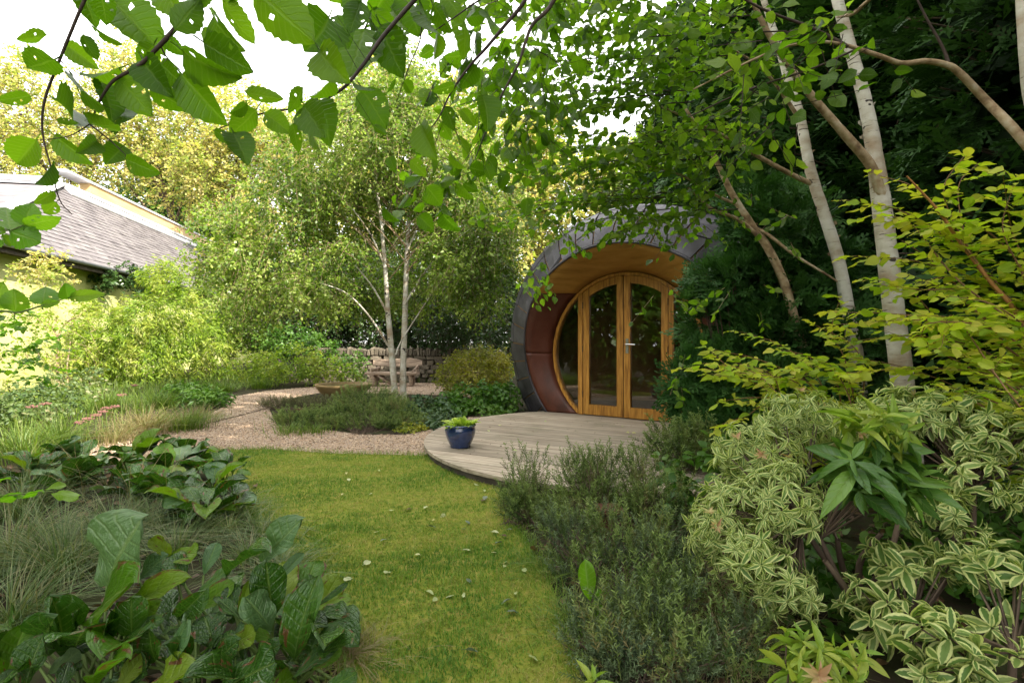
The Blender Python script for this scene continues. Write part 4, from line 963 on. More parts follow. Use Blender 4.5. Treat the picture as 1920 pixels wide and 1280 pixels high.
stem(hb3, 'limb', slim([(1412, 425, D, .018), (1440, 440, D-.05, .017), (1490, 478, D-.08, .015), (1550, 515, D-.1, .012), (1590, 540, D-.1, .009)], .82), BARKO, sides=8)
stem(hb3, 'limb', slim([(1385, 385, D, .016), (1340, 365, D-.15, .013), (1280, 330, D-.3, .010), (1210, 310, D-.45, .006)], .82), BARKO, sides=8)
# branch of a tree standing just outside on the right
rt_ = thing('grey_branch_tree', 'tree at right edge with a grey branch sweeping across the birches', 'tree', (3.25, 2.75, 0))
D = 3.0
stem(rt_, 'trunk', slim([(2080, 1040, 2.75, .06), (2050, 700, 2.75, .052), (1990, 420, 2.75, .042), (1936, 200, 2.72, .034), (1922, 90, 2.7, .030), (1912, -60, 2.7, .027)], .92), BARKW, sides=10)
stem(rt_, 'limb', slim([(1990, 350, 2.8, .034), (1900, 242, 2.9, .030), (1850, 190, D, .027), (1800, 138, D, .024), (1775, 122, D, .021), (1735, 115, D, .019), (1690, 119, D, .018), (1640, 102, D, .016), (1560, 80, D, .011), (1480, 86, D, .009), (1400, 118, D, .008), (1300, 168, D, .005)], .82), BARKO, sides=10)
stem(rt_, 'limb', slim([(1590, 88, D, .014), (1520, 52, D, .012), (1440, 22, D, .009), (1370, -15, D, .007)], .82), BARKD, sides=7)
stem(rt_, 'limb', slim([(1780, 124, D, .012), (1768, 90, D, .010), (1740, 40, D, .008), (1715, -10, D, .006)], .82), BARKD, sides=7)
stem(rt_, 'limb', slim([(1600, 95, D, .008), (1520, 130, D-.1, .007), (1400, 170, D-.1, .006), (1290, 220, D-.1, .004)], .82), BARKD, sides=7)
peels(hb, slim([(1714, 960, 3.8, .088), (1690, 700, 3.8, .080), (1668, 520, 3.8, .074), (1655, 400, 3.8, .070), (1624, 200, 3.8, .050), (1570, 0, 3.8, .041)], .92), 16, BARKW)
peels(hb2, slim([(1622, 880, 4.5, .072), (1596, 620, 4.5, .060), (1575, 500, 4.5, .056), (1545, 400, 4.5, .052), (1520, 320, 4.5, .048), (1500, 220, 4.5, .044), (1455, 70, 4.5, .032)], .92), 16, BARKO)
peels(hb3, slim([(1513, 690, 4.6, .050), (1495, 620, 4.6, .046), (1470, 530, 4.6, .042), (1440, 465, 4.6, .038), (1412, 425, 4.6, .034), (1372, 362, 4.6, .029)], .92), 14, BARKO)
pos, ld, up, A, B = twig_leaves([(1520, 120, D-.1, 150, 70, .3), (1430, 200, D-.1, 120, 90, .3), (1680, 130, D, 120, 40, .2), (1500, 60, D, 130, 50, .3)], 40, 3, .30, droop=.3, upb=.5)
put_leaves(rt_, T_OV2, L_HBIRCH, pos, ld, up, .095, 120); put_twigs(rt_, A, B, .003, BARKD)
# canopies
cb = [(1050, 100, 3.4, 130, 110, .6), (1180, 150, 3.6, 140, 130, .7), (1320, 120, 3.8, 120, 130, .7), (1060, 260, 3.6, 120, 90, .6), (1200, 310, 3.9, 130, 80, .6), (1320, 290, 4.1, 90, 100, .5), (1000, 370, 3.9, 90, 60, .5), (1120, 390, 4.1, 110, 50, .5), (1250, 400, 4.2, 90, 60, .45), (1180, 20, 3.2, 220, 80, .7), (1390, 40, 3.6, 80, 80, .6), (1370, 220, 4.0, 70, 80, .5), (1330, 390, 4.15, 80, 50, .35), (1170, 420, 4.1, 120, 25, .35)]
def canopy(root, blobs, n_tw, per, size, n_parts, L=.30, horiz=.35):
    pos, ld, up, A, B = twig_leaves(blobs, n_tw, per, L, droop=.5, shell=.1, upb=.45, ldroop=.45, horiz=horiz)
    put_leaves(root, T_OV2, L_HBIRCH, pos, ld, up, size, n_parts, jitter=.35); put_twigs(root, A, B, .0022, BARKD)
canopy(hb, cb[:3]+[cb[9], cb[10], (970, 60, 3.3, 80, 90, .5), (940, 180, 3.4, 60, 90, .5)], 130, 6, .066, 150)
canopy(hb2, cb[3:6]+[cb[11]], 70, 6, .062, 100)
canopy(hb3, cb[5:9]+cb[12:], 80, 6, .060, 100)
def cmains(n, xr, yr, dr, lx, ly):
    out = []
    for _ in range(n):
        x, y, d = rng.uniform(*xr), rng.uniform(*yr), rng.uniform(*dr); L = rng.uniform(*lx); s = rng.uniform(*ly); e = -rng.uniform(.1, .7)
        out.append([(x, y, d), (x-L*.35, y+s*.15, d+e*.35), (x-L*.7, y+s*.45, d+e*.7), (x-L, y+s, d+e)])
    return out
kw = dict(mat=L_HBIRCH, sm=BARKD, r0=.005, wild=.75, step=.060, tl=(.08, .20), lstep=.030, mass='spray_foliage')
sprays(hb, cmains(13, (1200, 1480), (-120, 150), (3.3, 4.0), (200, 480), (10, 110)), 180, .064, **kw)
sprays(hb2, cmains(13, (1220, 1420), (80, 300), (3.7, 4.5), (180, 430), (0, 110)), 200, .062, **kw)
sprays(hb3, cmains(12, (1230, 1420), (260, 400), (4.1, 4.6), (160, 400), (0, 90)), 200, .060, **kw)
pos, ld, up, A, B = twig_leaves([(1050, 440, 4.2, 60, 30, .3), (1010, 520, 4.6, 25, 40, .2), (1220, 445, 4.1, 110, 18, .3)], 22, 5, .25, droop=.7, upb=.4, ldroop=.5)
put_leaves(hb3, T_OV2, L_HBIRCH, pos, ld, up, .070, 0, mass='low_foliage'); put_twigs(hb3, A, B, .002, BARKD, 'low_twigs')
pos, ld, up, A, B = twig_leaves([(1400, 560, 4.3, 70, 60, .25), (1215, 595, 4.0, 30, 25, .2), (1290, 600, 4.1, 40, 60, .2), (1270, 700, 4.1, 30, 90, .2), (1480, 430, 4.0, 50, 60, .2)], 16, 4, .22, droop=.4, upb=.3, ldroop=.4)
put_leaves(hb2, T_OV2, L_HBIRCH, pos, ld, up, .075, 0, mass='low_foliage'); put_twigs(hb2, A, B, .002, BARKO, 'low_twigs')
# high crowns of the birches above the frame
for o_, bx in ((hb, [(1500, -500, 4.0, 500, 260, 1.6)]), (hb2, [(1250, -450, 4.6, 420, 230, 1.5)])):
    pos, ld, up, A, B = twig_leaves(bx, 420, 8, .4, droop=.4); put_leaves(o_, T_OV, L_HBIRCH, pos, ld, up, .085, 0, mass='high_foliage'); put_twigs(o_, A, B, .004, BARKO, 'high_twigs')

# ---- big leaved tree whose branches hang into the top of the picture
ov = thing('overhanging_tree', 'tree hanging large holed serrated leaves into the picture from above', 'tree', (1.3, -1.4, 0))
path_stem(ov, 'trunk', [(1.3, -1.4, 0), (1.25, -1.3, 1.6), (1.1, -1.0, 3.2), (.9, -.6, 4.6)], .14, .06, BARKB)
BRPTS = []
def br(pts, r0, r1, mat=BARKD):
    q = [P(*p_) for p_ in pts]; BRPTS.append(spline(q, 8)); path_stem(ov, 'branch', q, r0, r1, mat, 7, 5)
for tip in ((560, -420, 1.1), (1000, -260, 1.7), (1150, -200, 2.2), (300, -330, 1.2)):
    e = P(*tip); path_stem(ov, 'limb', [(1.1, -1.0, 3.1), .5*(np.array([1.1, -1., 3.1])+e)+[0, 0, .25], e], .035, .012, BARKB)
br([(560, -420, 1.1), (470, -150, 1.15), (400, -30, 1.2), (330, 52, 1.2), (300, 85, 1.2), (262, 122, 1.2), (215, 150, 1.2), (195, 175, 1.2), (180, 205, 1.2), (170, 235, 1.2)], .0075, .0018)
br([(170, 235, 1.2), (205, 262, 1.2), (235, 290, 1.2)], .002, .001)
br([(300, 85, 1.2), (315, 110, 1.22), (350, 142, 1.25)], .002, .001)
br([(300, -330, 1.2), (200, -90, 1.2), (152, 15, 1.2), (112, 112, 1.2), (86, 180, 1.2), (79, 225, 1.2), (82, 262, 1.2), (95, 312, 1.2), (112, 375, 1.2), (135, 402, 1.2)], .0042, .0010)
br([(112, 112, 1.2), (138, 142, 1.2)], .0015, .0008)
br([(170, 232, 1.2), (130, 255, 1.2), (80, 262, 1.2)], .0014, .001)
br([(1000, -260, 1.7), (830, -60, 1.6), (725, 60, 1.5), (682, 120, 1.45), (640, 168, 1.4), (575, 200, 1.38), (495, 212, 1.35), (400, 245, 1.32)], .008, .0013)
br([(1000, -260, 1.7), (1000, -60, 1.9), (985, 0, 1.9), (945, 50, 1.9), (912, 90, 1.9), (880, 125, 1.9), (845, 175, 1.9), (820, 225, 1.9), (780, 270, 1.9)], .010, .0016)
br([(1150, -200, 2.2), (1060, -40, 2.1), (1030, 15, 2.1), (1000, 45, 2.1), (985, 80, 2.1), (972, 120, 2.1), (940, 180, 2.1), (910, 250, 2.1), (890, 300, 2.1)], .011, .0018)
br([(1000, -60, 1.9), (900, 0, 1.8), (845, 38, 1.75), (800, 68, 1.7)], .004, .0012)
br([(780, -60, 1.6), (790, 60, 1.7), (765, 130, 1.7), (740, 200, 1.7)], .003, .001)
OL = [(87,66,47,82,.36),(101,112,37,140,.40),(57,180,-5,190,.32),(68,262,28,315,.45),(156,66,170,112,.50),(124,84,181,124,.38),(212,2,293,84,.46),(168,44,222,86,.30),(150,-25,175,42,.42),(188,-20,200,48,.42),(329,56,372,-8,.42),(418,0,455,82,.40),(400,30,432,98,.42),(381,54,440,125,.18),(383,80,468,134,.40),(478,-25,557,63,.40),(306,67,346,104,.45),(343,95,433,164,.42),(287,85,255,135,.36),(268,112,300,172,.42),(224,128,152,158,.34),(136,142,180,206,.40),(188,153,226,222,.46),(224,147,281,214,.42),(282,163,348,206,.40),(303,120,342,160,.42),(342,140,418,229,.42),(104,188,170,232,.40),(106,225,148,232,.24),(214,206,252,242,.50),(168,231,206,256,.42),(104,255,166,306,.36),(181,264,156,288,.40),(232,274,203,306,.50),(236,298,296,326,.40),(98,307,79,344,.46),(102,360,66,384,.34),(105,379,82,402,.42),(480,206,443,256,.50),(438,250,459,294,.46),(402,245,440,269,.36),(497,213,546,246,.46),(460,172,523,190,.22),(568,165,553,210,.36),(574,226,592,280,.46),(549,232,561,287,.26),(596,190,622,262,.44),(571,198,604,249,.46),(463,195,436,216,.34),(616,34,590,96,.62),(600,95,633,150,.50),(622,147,590,192,.42),(632,30,656,86,.42),(676,4,655,58,.42),(684,56,651,137,.62),(714,50,752,142,.42),(760,-12,786,66,.62),(738,22,758,63,.40),(813,8,842,62,.46),(662,155,701,176,.52),(680,168,724,238,.46),(726,173,746,144,.40),(757,151,776,175,.42),(852,160,812,173,.34),(893,122,860,166,.46),(868,28,887,97,.42),(914,22,932,63,.46),(700,20,735,75,.5),(790,10,815,80,.5),(725,-20,700,40,.5),(655,-20,668,30,.5),(835,-10,870,40,.5),(560,195,580,245,.3),(605,-30,640,10,.45),(520,-40,500,-5,.45),(445,-40,440,10,.45),(300,-30,330,20,.45),(255,-40,262,5,.45),(380,-35,375,20,.45),(700,235,722,252,.3),(790,235,812,290,.45),(835,200,850,245,.4),(865,205,893,235,.35),(905,180,925,240,.5),(770,300,800,330,.4),(845,285,870,320,.45),(800,350,830,385,.5),(855,345,885,375,.5),(785,405,815,430,.5),(720,385,738,420,.45),(730,295,742,320,.4),(830,400,855,440,.5)]
omesh = [mesh_np('leaf', tv, tf, L_OVER[1], {'luv': tl}) for tv, tf, tl in T_BIG]
camp = np.array([0, 0, CAMZ])
def put_pix_leaf(root, mes, tW, b, tp_, dd, wfrac, facing=(1., .5), dz=.12, name='leaf', rnd=.35):
    d0 = dd; d1 = dd+rng.uniform(-dz, dz); A = P(b[0], b[1], d0); B = P(tp_[0], tp_[1], d1); ax = B-A; L = np.linalg.norm(ax)
    n = nrm(nrm(camp-A)*facing[0]+np.array([0, 0, 1.])*facing[1]+rng.normal(size=3)*rnd); Rm = frames(ax, n)
    k = rng.integers(0, len(mes)); sx = wfrac/tW[k]
    return obj(name, mes[k], root, M4(Rm, A, np.array([L*sx, L, L*min(1, sx*1.1)])))
BRP = np.concatenate(BRPTS); LK = []
for bx, by, tx, ty, wf in OL:
    dd = 1.2 if bx < 560 else 1.2+(bx-560)/350*.75
    put_pix_leaf(ov, omesh, [.40, .36, .42, .34, .38], (bx, by), (tx, ty), dd*rng.uniform(.94, 1.1), wf*.84, (1., -.5), .045, rnd=.55)
    A_ = P(bx, by, dd); k_ = np.linalg.norm(BRP-A_, axis=1).argmin()
    if np.linalg.norm(BRP[k_]-A_) < .16: LK.append((BRP[k_], A_))
put_twigs(ov, np.array([a for a, _ in LK]), np.array([c for _, c in LK]), .0009, BARKD, 'leaf_stalks')
pos, ld, up, A, B = twig_leaves([(880, 80, 2.2, 110, 100, .35), (960, 160, 2.5, 110, 110, .4), (840, 220, 2.2, 80, 90, .3), (920, 300, 2.6, 90, 80, .35), (820, 350, 2.5, 70, 60, .3), (1000, 60, 2.6, 110, 90, .4), (740, 40, 1.9, 90, 50, .25), (1000, 240, 2.8, 80, 90, .4)], 90, 4, .26, droop=.7, shell=.1, upb=.3, ldroop=.6)
put_leaves(ov, T_BIG, L_OVER, pos, ld, up, .074, 208); put_twigs(ov, A, B, .0022, BARKD)
# crown above and behind the camera
p_, u_ = None, None
n = 7000; pos = np.array([.4, -1.6, 4.6])+rand_dir(n)*np.array([3.6, 2.6, 1.5])*(rng.random(n)**.4)[:, None]
pos = pos[(pos[:, 2] > CAMZ+.9+np.maximum(0, pos[:, 1])*.85)]; n = len(pos)
put_leaves(ov, T_OV, L_OVER, pos, nrm(rng.normal(size=(n, 3))+[0, 0, -.5]), nrm(rng.normal(size=(n, 3))*.6+[0, 0, 1]), .11, 0, mass='crown')

# ---- bright shrubs by the house and left border
plant('bamboo', 'lime green fine leaved bamboo clump in front of house wall', 'bamboo', G(330, 705), [(320, 590, 14, 50, 90, .6), (270, 610, 13.6, 60, 60, .6), (350, 650, 14.5, 70, 55, .6), (190, 650, 13.2, 70, 60, .6), (305, 520, 14.2, 40, 38, .4), (240, 680, 13.5, 110, 40, .6), (400, 640, 15.5, 50, 60, .6), (170, 600, 13.6, 30, 50, .4)], T_NAR, L_LIME, 1750, 11, .45, .13, 0, None, STEMG, .005, droop=.5, ldroop=.5, upb=.4)
plant('leafy_shrub', 'yellow green bushy shrub at the left border under the eave', 'shrub', G(60, 720), [(60, 560, 9.5, 80, 50, .6), (20, 620, 9, 80, 80, .7), (110, 640, 9.5, 70, 70, .6), (60, 700, 9, 90, 50, .6)], T_RH, L_LIME, 260, 8, .35, .06, 0, None, BARKO, .005)
plant('ivy', 'dark green ivy climbing the house wall to the gutter', 'ivy', (-11.7, 14.9, .1), [(215, 515, 15.0, 60, 24, .10), (185, 530, 14.7, 35, 30, .10), (270, 530, 15.9, 50, 25, .1)], T_RH, L_IVY, 210, 8, .2, .10, 0, None, None, upb=.3)
plant('hydrangea_like_shrub', 'pale flower headed shrub touching the grey gutter', 'shrub', G(90, 735), [(85, 480, 9.6, 35, 18, .3), (60, 510, 9.6, 50, 25, .3), (100, 520, 9.6, 40, 30, .3)], T_RH, L_GOLD, 130, 8, .2, .055, 0, None, BARKO, .004)
plant('leafy_shrub', 'sunlit green shrub left of the water bowl', 'shrub', G(560, 722), [(540, 680, 13, 70, 35, .6), (600, 690, 13.2, 50, 28, .5), (480, 690, 13.4, 60, 30, .6), (650, 700, 13.3, 35, 18, .4)], T_RH, L_LIME, 480, 8, .3, .075, 0, None, STEMG, .004)
plant('leafy_shrub', 'mid green shrub spreading below the ivy bank', 'shrub', G(590, 718), [(590, 650, 14, 50, 28, .4), (540, 640, 14.5, 60, 35, .5), (660, 680, 13.6, 30, 25, .3)], T_RH, L_MID, 320, 8, .3, .085, 0, None, STEMG, .004)
plant('leafy_shrub', 'shady tall shrub between house end and birch crown', 'shrub', G(440, 705), [(430, 610, 16, 60, 60, .8), (480, 600, 16, 60, 70, .8), (400, 560, 17, 50, 50, .8)], T_RH, L_BIRCHFAR, 800, 9, .4, .09, 0, None, BARKB, .006)
plant('leafy_shrub', 'low bright border plant where gravel path bends', 'plant', G(388, 765), [(385, 745, 8.9, 40, 18, .35), (350, 735, 9.4, 40, 18, .35)], T_LAN, L_MID, 170, 6, .2, .11, 0, None, None, upb=.5)
# ---- middle bed
plant('golden_shrub', 'golden yellow rounded shrub left of the pod', 'shrub', G(890, 755), [(895, 680, 10.3, 60, 32, .6), (850, 705, 10.0, 35, 32, .5), (930, 690, 10, 35, 35, .5), (890, 720, 9.8, 60, 28, .5)], T_RH, L_YSH, 800, 8, .25, .055, 0, None, BARKO, .003, upb=.7)
plant('leafy_shrub', 'deep green leafy ground shrub beside the deck and pod', 'shrub', G(900, 790), [(890, 745, 8.6, 60, 30, .5), (940, 745, 8.4, 40, 30, .4), (850, 765, 8.2, 40, 22, .4), (900, 770, 8.0, 60, 16, .4)], T_OV, L_MID, 420, 6, .18, .075, 0, None, STEMG, .003, upb=.8)
plant('leafy_shrub', 'bluish leafy ground cover to the right of birch trunks', 'shrub', G(800, 800), [(800, 765, 8.0, 55, 24, .5), (760, 785, 7.4, 50, 25, .45), (830, 785, 7.6, 40, 20, .4), (790, 805, 6.9, 40, 18, .3), (815, 800, 6.7, 24, 12, .2), (740, 800, 6.9, 40, 14, .3)], T_OV, leaf_mats('bluish_leaf', [(.03, .07, .03), (.05, .10, .04), (.08, .13, .05)], .45, .25), 420, 6, .16, .055, 0, None, STEMG, .003, upb=.8)
plant('leafy_shrub', 'small yellow tinted plant at the front of middle bed', 'plant', G(770, 818), [(770, 808, 6.6, 30, 13, .25)], T_OV, L_YSH, 60, 6, .12, .04, 0, None, STEMG, .002)
def heath(label, base, blobs, n, size, mats=L_HEATH, tp=T_SPG, group='low heath and heather mounds', up=1.0, name='heath_shrub', split=0):
    if split: blobs = [(x+rng.uniform(-.85, .85)*rx, y+rng.uniform(-.6, .7)*ry, d+rng.uniform(-.8, .8)*rd, rx*rng.uniform(.22, .42), ry*rng.uniform(.3, .6), rd*.35) for x, y, d, rx, ry, rd in blobs for _ in range(split)]
    o = thing(name, label, 'shrub', base, group); pos, u = in_blobs(blobs, n, .55, zmin=.0)
    ld = nrm(u*.75+np.array([0, 0, up])+rng.normal(size=(n, 3))*.35); put_leaves(o, tp, mats, pos, ld, rand_dir(n), size, 0, tint=np.clip(patches(pos[:, 0], pos[:, 1]+pos[:, 2], 4.5, base[0])*.85+rng.normal(size=n)*.16, 0, 1), jitter=.35)
    k = min(n, 160); q = pos[rng.permutation(n)[:k]]; b = np.array(base)+np.concatenate([rng.normal(size=(k, 2))*.06, np.zeros((k, 1))], 1); put_twigs(o, b, q, .004, BARKB, 'stems'); return o
heath('low brownish heather patch beside the water bowl', G(560, 770), [(530, 760, 8.9, 40, 9, .4), (590, 761, 8.9, 50, 9, .4), (650, 760, 8.8, 50, 9, .4)], 1000, .13, L_HEATHB)
heath('rounded grey green heath mound in front of birch trunks', G(680, 815), [(690, 772, 7.4, 66, 40, .55), (738, 790, 7.0, 44, 32, .4), (642, 792, 7.0, 36, 26, .35), (700, 772, 8.0, 70, 18, .5), (690, 806, 6.8, 60, 16, .35), (745, 808, 6.8, 45, 14, .3)], 2300, .15)
heath('small low heath tuft at the left tip of middle bed', G(560, 805), [(560, 795, 7.0, 40, 14, .3), (600, 795, 6.9, 30, 16, .3)], 420, .17)

# ---- heath shrubs in the right foreground
HM = [('heath shrub whose shoots rise against the deck edge left', G(985, 985), [(985, 905, 3.5, 40, 55, .18), (1010, 950, 3.3, 60, 50, .2), (975, 960, 3.3, 35, 40, .15)], 700),
      ('heath shrub behind the rusty box light before the deck', G(1130, 985), [(1110, 900, 3.5, 60, 50, .2), (1150, 910, 3.4, 60, 50, .2), (1090, 950, 3.2, 60, 40, .2)], 800),
      ('heath shrub to the right of the rusty box light', G(1220, 990), [(1225, 910, 3.3, 55, 50, .2), (1200, 960, 3.1, 60, 40, .2), (1260, 970, 3.0, 40, 60, .2)], 700),
      ('wide grey green heath in front of the rusty light', G(1130, 1120), [(1080, 1020, 2.7, 80, 60, .2), (1180, 1030, 2.6, 90, 60, .22), (1100, 1080, 2.45, 80, 50, .2), (1230, 1080, 2.4, 70, 60, .2)], 1500),
      ('nearest dark heath spilling to the bottom of the picture', G(1220, 1290), [(1190, 1170, 2.0, 110, 60, .2), (1260, 1130, 2.1, 60, 50, .2), (1200, 1250, 1.75, 110, 50, .18), (1340, 1260, 1.7, 100, 60, .18), (1400, 1200, 1.9, 45, 50, .15)], 1700)]
H_BLUE = leaf_mats('blue_grey_heath_needle', [(.030, .055, .022), (.055, .085, .034), (.09, .12, .05)], .6, .2, tip=(.16, .22, .105))
for i, (lab, b, bl, n) in enumerate(HM):
    o = heath(lab, b, bl, int(n*.62), .105 if b[1] > 2.6 else .084, H_BLUE if i in (3, 4) else L_HEATH, split=6)
    pos, u = in_blobs(bl, int(n*.16), .5, zmin=0); put_leaves(o, T_SPG, (L_HEATHB, L_HEATH, L_HEATHB, L_HEATH, L_HEATH)[i], pos, nrm(u*.9+[0, 0, .8]+rng.normal(size=pos.shape)*.5), rand_dir(len(pos)), .09, 0, mass='older_shoots')
    pos, u = in_blobs([(x, y-ry*.55, d, rx, ry*.5, rd) for x, y, d, rx, ry, rd in bl], int(n*.10), .2, zmin=0); put_leaves(o, T_SPG, L_HEATH, pos, nrm(u*.3+[0, 0, 1.2]+rng.normal(size=pos.shape)*.25), rand_dir(len(pos)), .13, 0, mass='tall_shoots')
heath('spiky olive shrub on the right edge of the deck', (1.35, 4.25, 0), [(1260, 840, 4.4, 50, 28, .25), (1300, 850, 4.2, 50, 40, .25)], 520, .16)

# ---- yellow autumn shrubs on the right
gs = thing('autumn_shrub', 'yellow leaved shrub with layered branches spreading toward the pod', 'shrub', P(1560, 900, 3.4), 'yellow autumn shrubs on the right')
ML = [[(1590, 900, 3.3), (1540, 745, 3.3), (1440, 680, 3.3), (1335, 655, 3.3)], [(1590, 900, 3.3), (1540, 720, 3.4), (1470, 650, 3.5), (1390, 622, 3.5)], [(1590, 900, 3.3), (1520, 735, 3.1), (1400, 700, 3.1), (1285, 690, 3.2)], [(1590, 900, 3.3), (1500, 765, 3.1), (1430, 745, 3.0), (1350, 752, 3.0)], [(1590, 900, 3.3), (1570, 720, 3.3), (1520, 670, 3.3), (1455, 655, 3.3)], [(1590, 900, 3.3), (1590, 700, 3.4), (1560, 620, 3.5), (1575, 560, 3.5)], [(1590, 900, 3.3), (1600, 740, 3.1), (1560, 690, 3.1), (1490, 690, 3.0)], [(1590, 900, 3.3), (1620, 720, 3.2), (1600, 650, 3.3), (1530, 610, 3.4)], [(1590, 900, 3.3), (1480, 780, 3.0), (1420, 720, 3.1), (1330, 700, 3.0)], [(1590, 900, 3.3), (1450, 770, 3.0), (1400, 780, 3.0), (1340, 800, 3.0)], [(1590, 900, 3.3), (1500, 740, 3.4), (1450, 700, 3.4), (1380, 680, 3.5)]]
def more(M, j):
    return M+[[(x+(rng.normal()*j if i else 0), y+(rng.normal()*j*.7 if i else 0), d+rng.normal()*.12) for i, (x, y, d) in enumerate(m_)] for m_ in M if rng.random() < .4]
sprays(gs, more(ML, 26), 300, .058)
gs2 = thing('autumn_shrub', 'taller yellow leaved shrub with orange stem at right edge', 'shrub', P(1880, 980, 2.7), 'yellow autumn shrubs on the right')
M2 = [[(1990, 720, 2.6), (1880, 620, 2.7), (1700, 590, 2.8), (1560, 585, 2.9)], [(1980, 660, 2.6), (1860, 540, 2.7), (1720, 490, 2.8), (1600, 480, 2.9)], [(1960, 640, 2.6), (1830, 490, 2.7), (1700, 400, 2.8), (1585, 375, 2.9)], [(1860, 530, 2.6), (1790, 440, 2.6), (1720, 355, 2.7), (1650, 330, 2.8)], [(1850, 520, 2.6), (1790, 420, 2.7), (1770, 350, 2.7), (1810, 290, 2.7)], [(1960, 640, 2.5), (1920, 520, 2.5), (1880, 430, 2.5), (1900, 350, 2.5)], [(1990, 760, 2.7), (1850, 660, 2.8), (1720, 630, 2.9), (1590, 640, 3.0)], [(1990, 800, 2.6), (1880, 710, 2.7), (1740, 690, 2.8), (1580, 700, 2.8)], [(1960, 600, 2.6), (1900, 480, 2.6), (1820, 420, 2.6), (1730, 430, 2.6)], [(1990, 740, 2.5), (1900, 660, 2.5), (1800, 600, 2.6), (1690, 590, 2.6)], [(1990, 840, 2.6), (1880, 760, 2.6), (1760, 740, 2.7), (1640, 750, 2.7)], [(1990, 800, 2.4), (1900, 730, 2.4), (1820, 670, 2.5), (1740, 650, 2.5)], [(1990, 700, 2.4), (1930, 620, 2.4), (1860, 570, 2.4), (1780, 555, 2.5)], [(1990, 820, 2.4), (1900, 770, 2.4), (1830, 740, 2.4), (1760, 720, 2.4)], [(1990, 780, 2.9), (1800, 640, 3.0), (1700, 540, 3.1), (1620, 520, 3.1)], [(1990, 780, 2.9), (1850, 600, 3.0), (1760, 500, 3.0), (1690, 450, 3.1)], [(1990, 860, 2.9), (1820, 740, 3.0), (1700, 690, 3.0), (1600, 670, 3.1)], [(1990, 900, 2.6), (1900, 830, 2.5), (1850, 800, 2.5), (1790, 790, 2.5)], [(1990, 820, 3.1), (1880, 640, 3.2), (1800, 560, 3.2), (1720, 520, 3.3)], [(1990, 860, 3.1), (1860, 720, 3.2), (1760, 660, 3.2), (1660, 620, 3.3)], [(1990, 980, 2.5), (1930, 900, 2.5), (1880, 880, 2.5), (1830, 905, 2.5)]]
sprays(gs2, more(M2, 38), 300, .058)
stem(gs2, 'stem', [(1975, 860, 2.6, .014), (1920, 618, 2.6, .012), (1850, 520, 2.6, .010), (1790, 440, 2.6, .008), (1760, 395, 2.6, .006), (1700, 330, 2.6, .004)], STEMO, sides=7)

# ---- variegated pieris shrubs
def whorls(o, blobs, n_w, per, size, mats, n_parts, wt=None, tpl=T_LAN, shell=.55, upb=.7, droop=.35, pink=0, minz=.1, flat=.35):
    c, u = in_blobs(blobs, n_w, shell, wt, zmin=minz); ax = nrm(u*.8+np.array([0, -.12, .55])*upb+rng.normal(size=(n_w, 3))*.25)
    X = nrm(np.cross(ax, rand_dir(n_w))); Y = np.cross(ax, X); k = np.arange(per); a = k[None]*2.4+rng.uniform(0, 6, (n_w, 1))
    rad = np.cos(a)[..., None]*X[:, None]+np.sin(a)[..., None]*Y[:, None]; lift = (.95-1.25*(k/per))[None, :, None]
    ld = nrm(rad+ax[:, None]*lift*flat*2+rng.normal(size=(n_w, per, 3))*.40+np.array([0, 0, -droop*.5])); up = nrm(ax[:, None]*.9-ld*0.0+rad*-.25+rng.normal(size=(n_w, per, 3))*.18)
    pos = c[:, None]+ax[:, None]*(-(k/per)[None, :, None]*size*.55)+rad*.004
    sz = size*(.62+.5*np.minimum(1, k/per*1.6))[None]*rng.uniform(.6, 1.25, (n_w, per))*rng.uniform(.75, 1.2, (n_w, 1)); 
    pk_ = rng.random(n_w) < pink
    P_ = pos.reshape(-1, 3); L_ = ld.reshape(-1, 3); U_ = up.reshape(-1, 3); S_ = sz.reshape(-1); kp = rng.random(len(S_)) < .82; P_, L_, U_, S_ = P_[kp], L_[kp], U_[kp], S_[kp]
    return c, ax, P_, L_, U_, S_, pk_
def put_sized(root, tpls, mats, pos, ld, up, sz, n_parts, part='leaf', mass='foliage'):
    n = len(pos); Rm = frames(ld, up); d = np.maximum(pos[:, 1], .05); px = 960+F*pos[:, 0]/d; py = 640-F*(pos[:, 2]-CAMZ)/d
    score = np.where((px > -20) & (px < 1940) & (py > -20) & (py < 1300), sz/d, -1); o = np.argsort(-score)[:n_parts]; ch = np.zeros(n, bool); ch[o[score[o] > 0]] = True
    mes = [mesh_np(part, tv, tf, mats[1], {'luv': tl}) for tv, tf, tl in tpls]
    for i in np.where(ch)[0]: obj(part, mes[i % len(mes)], root, M4(Rm[i], pos[i], sz[i]))
    r = np.where(~ch)[0]
    if len(r): obj(mass, scatter_mesh(mass, tpls, pos[r], Rm[r], sz[r], rng.random(len(r)), mats[0]), root, kind='stuff')
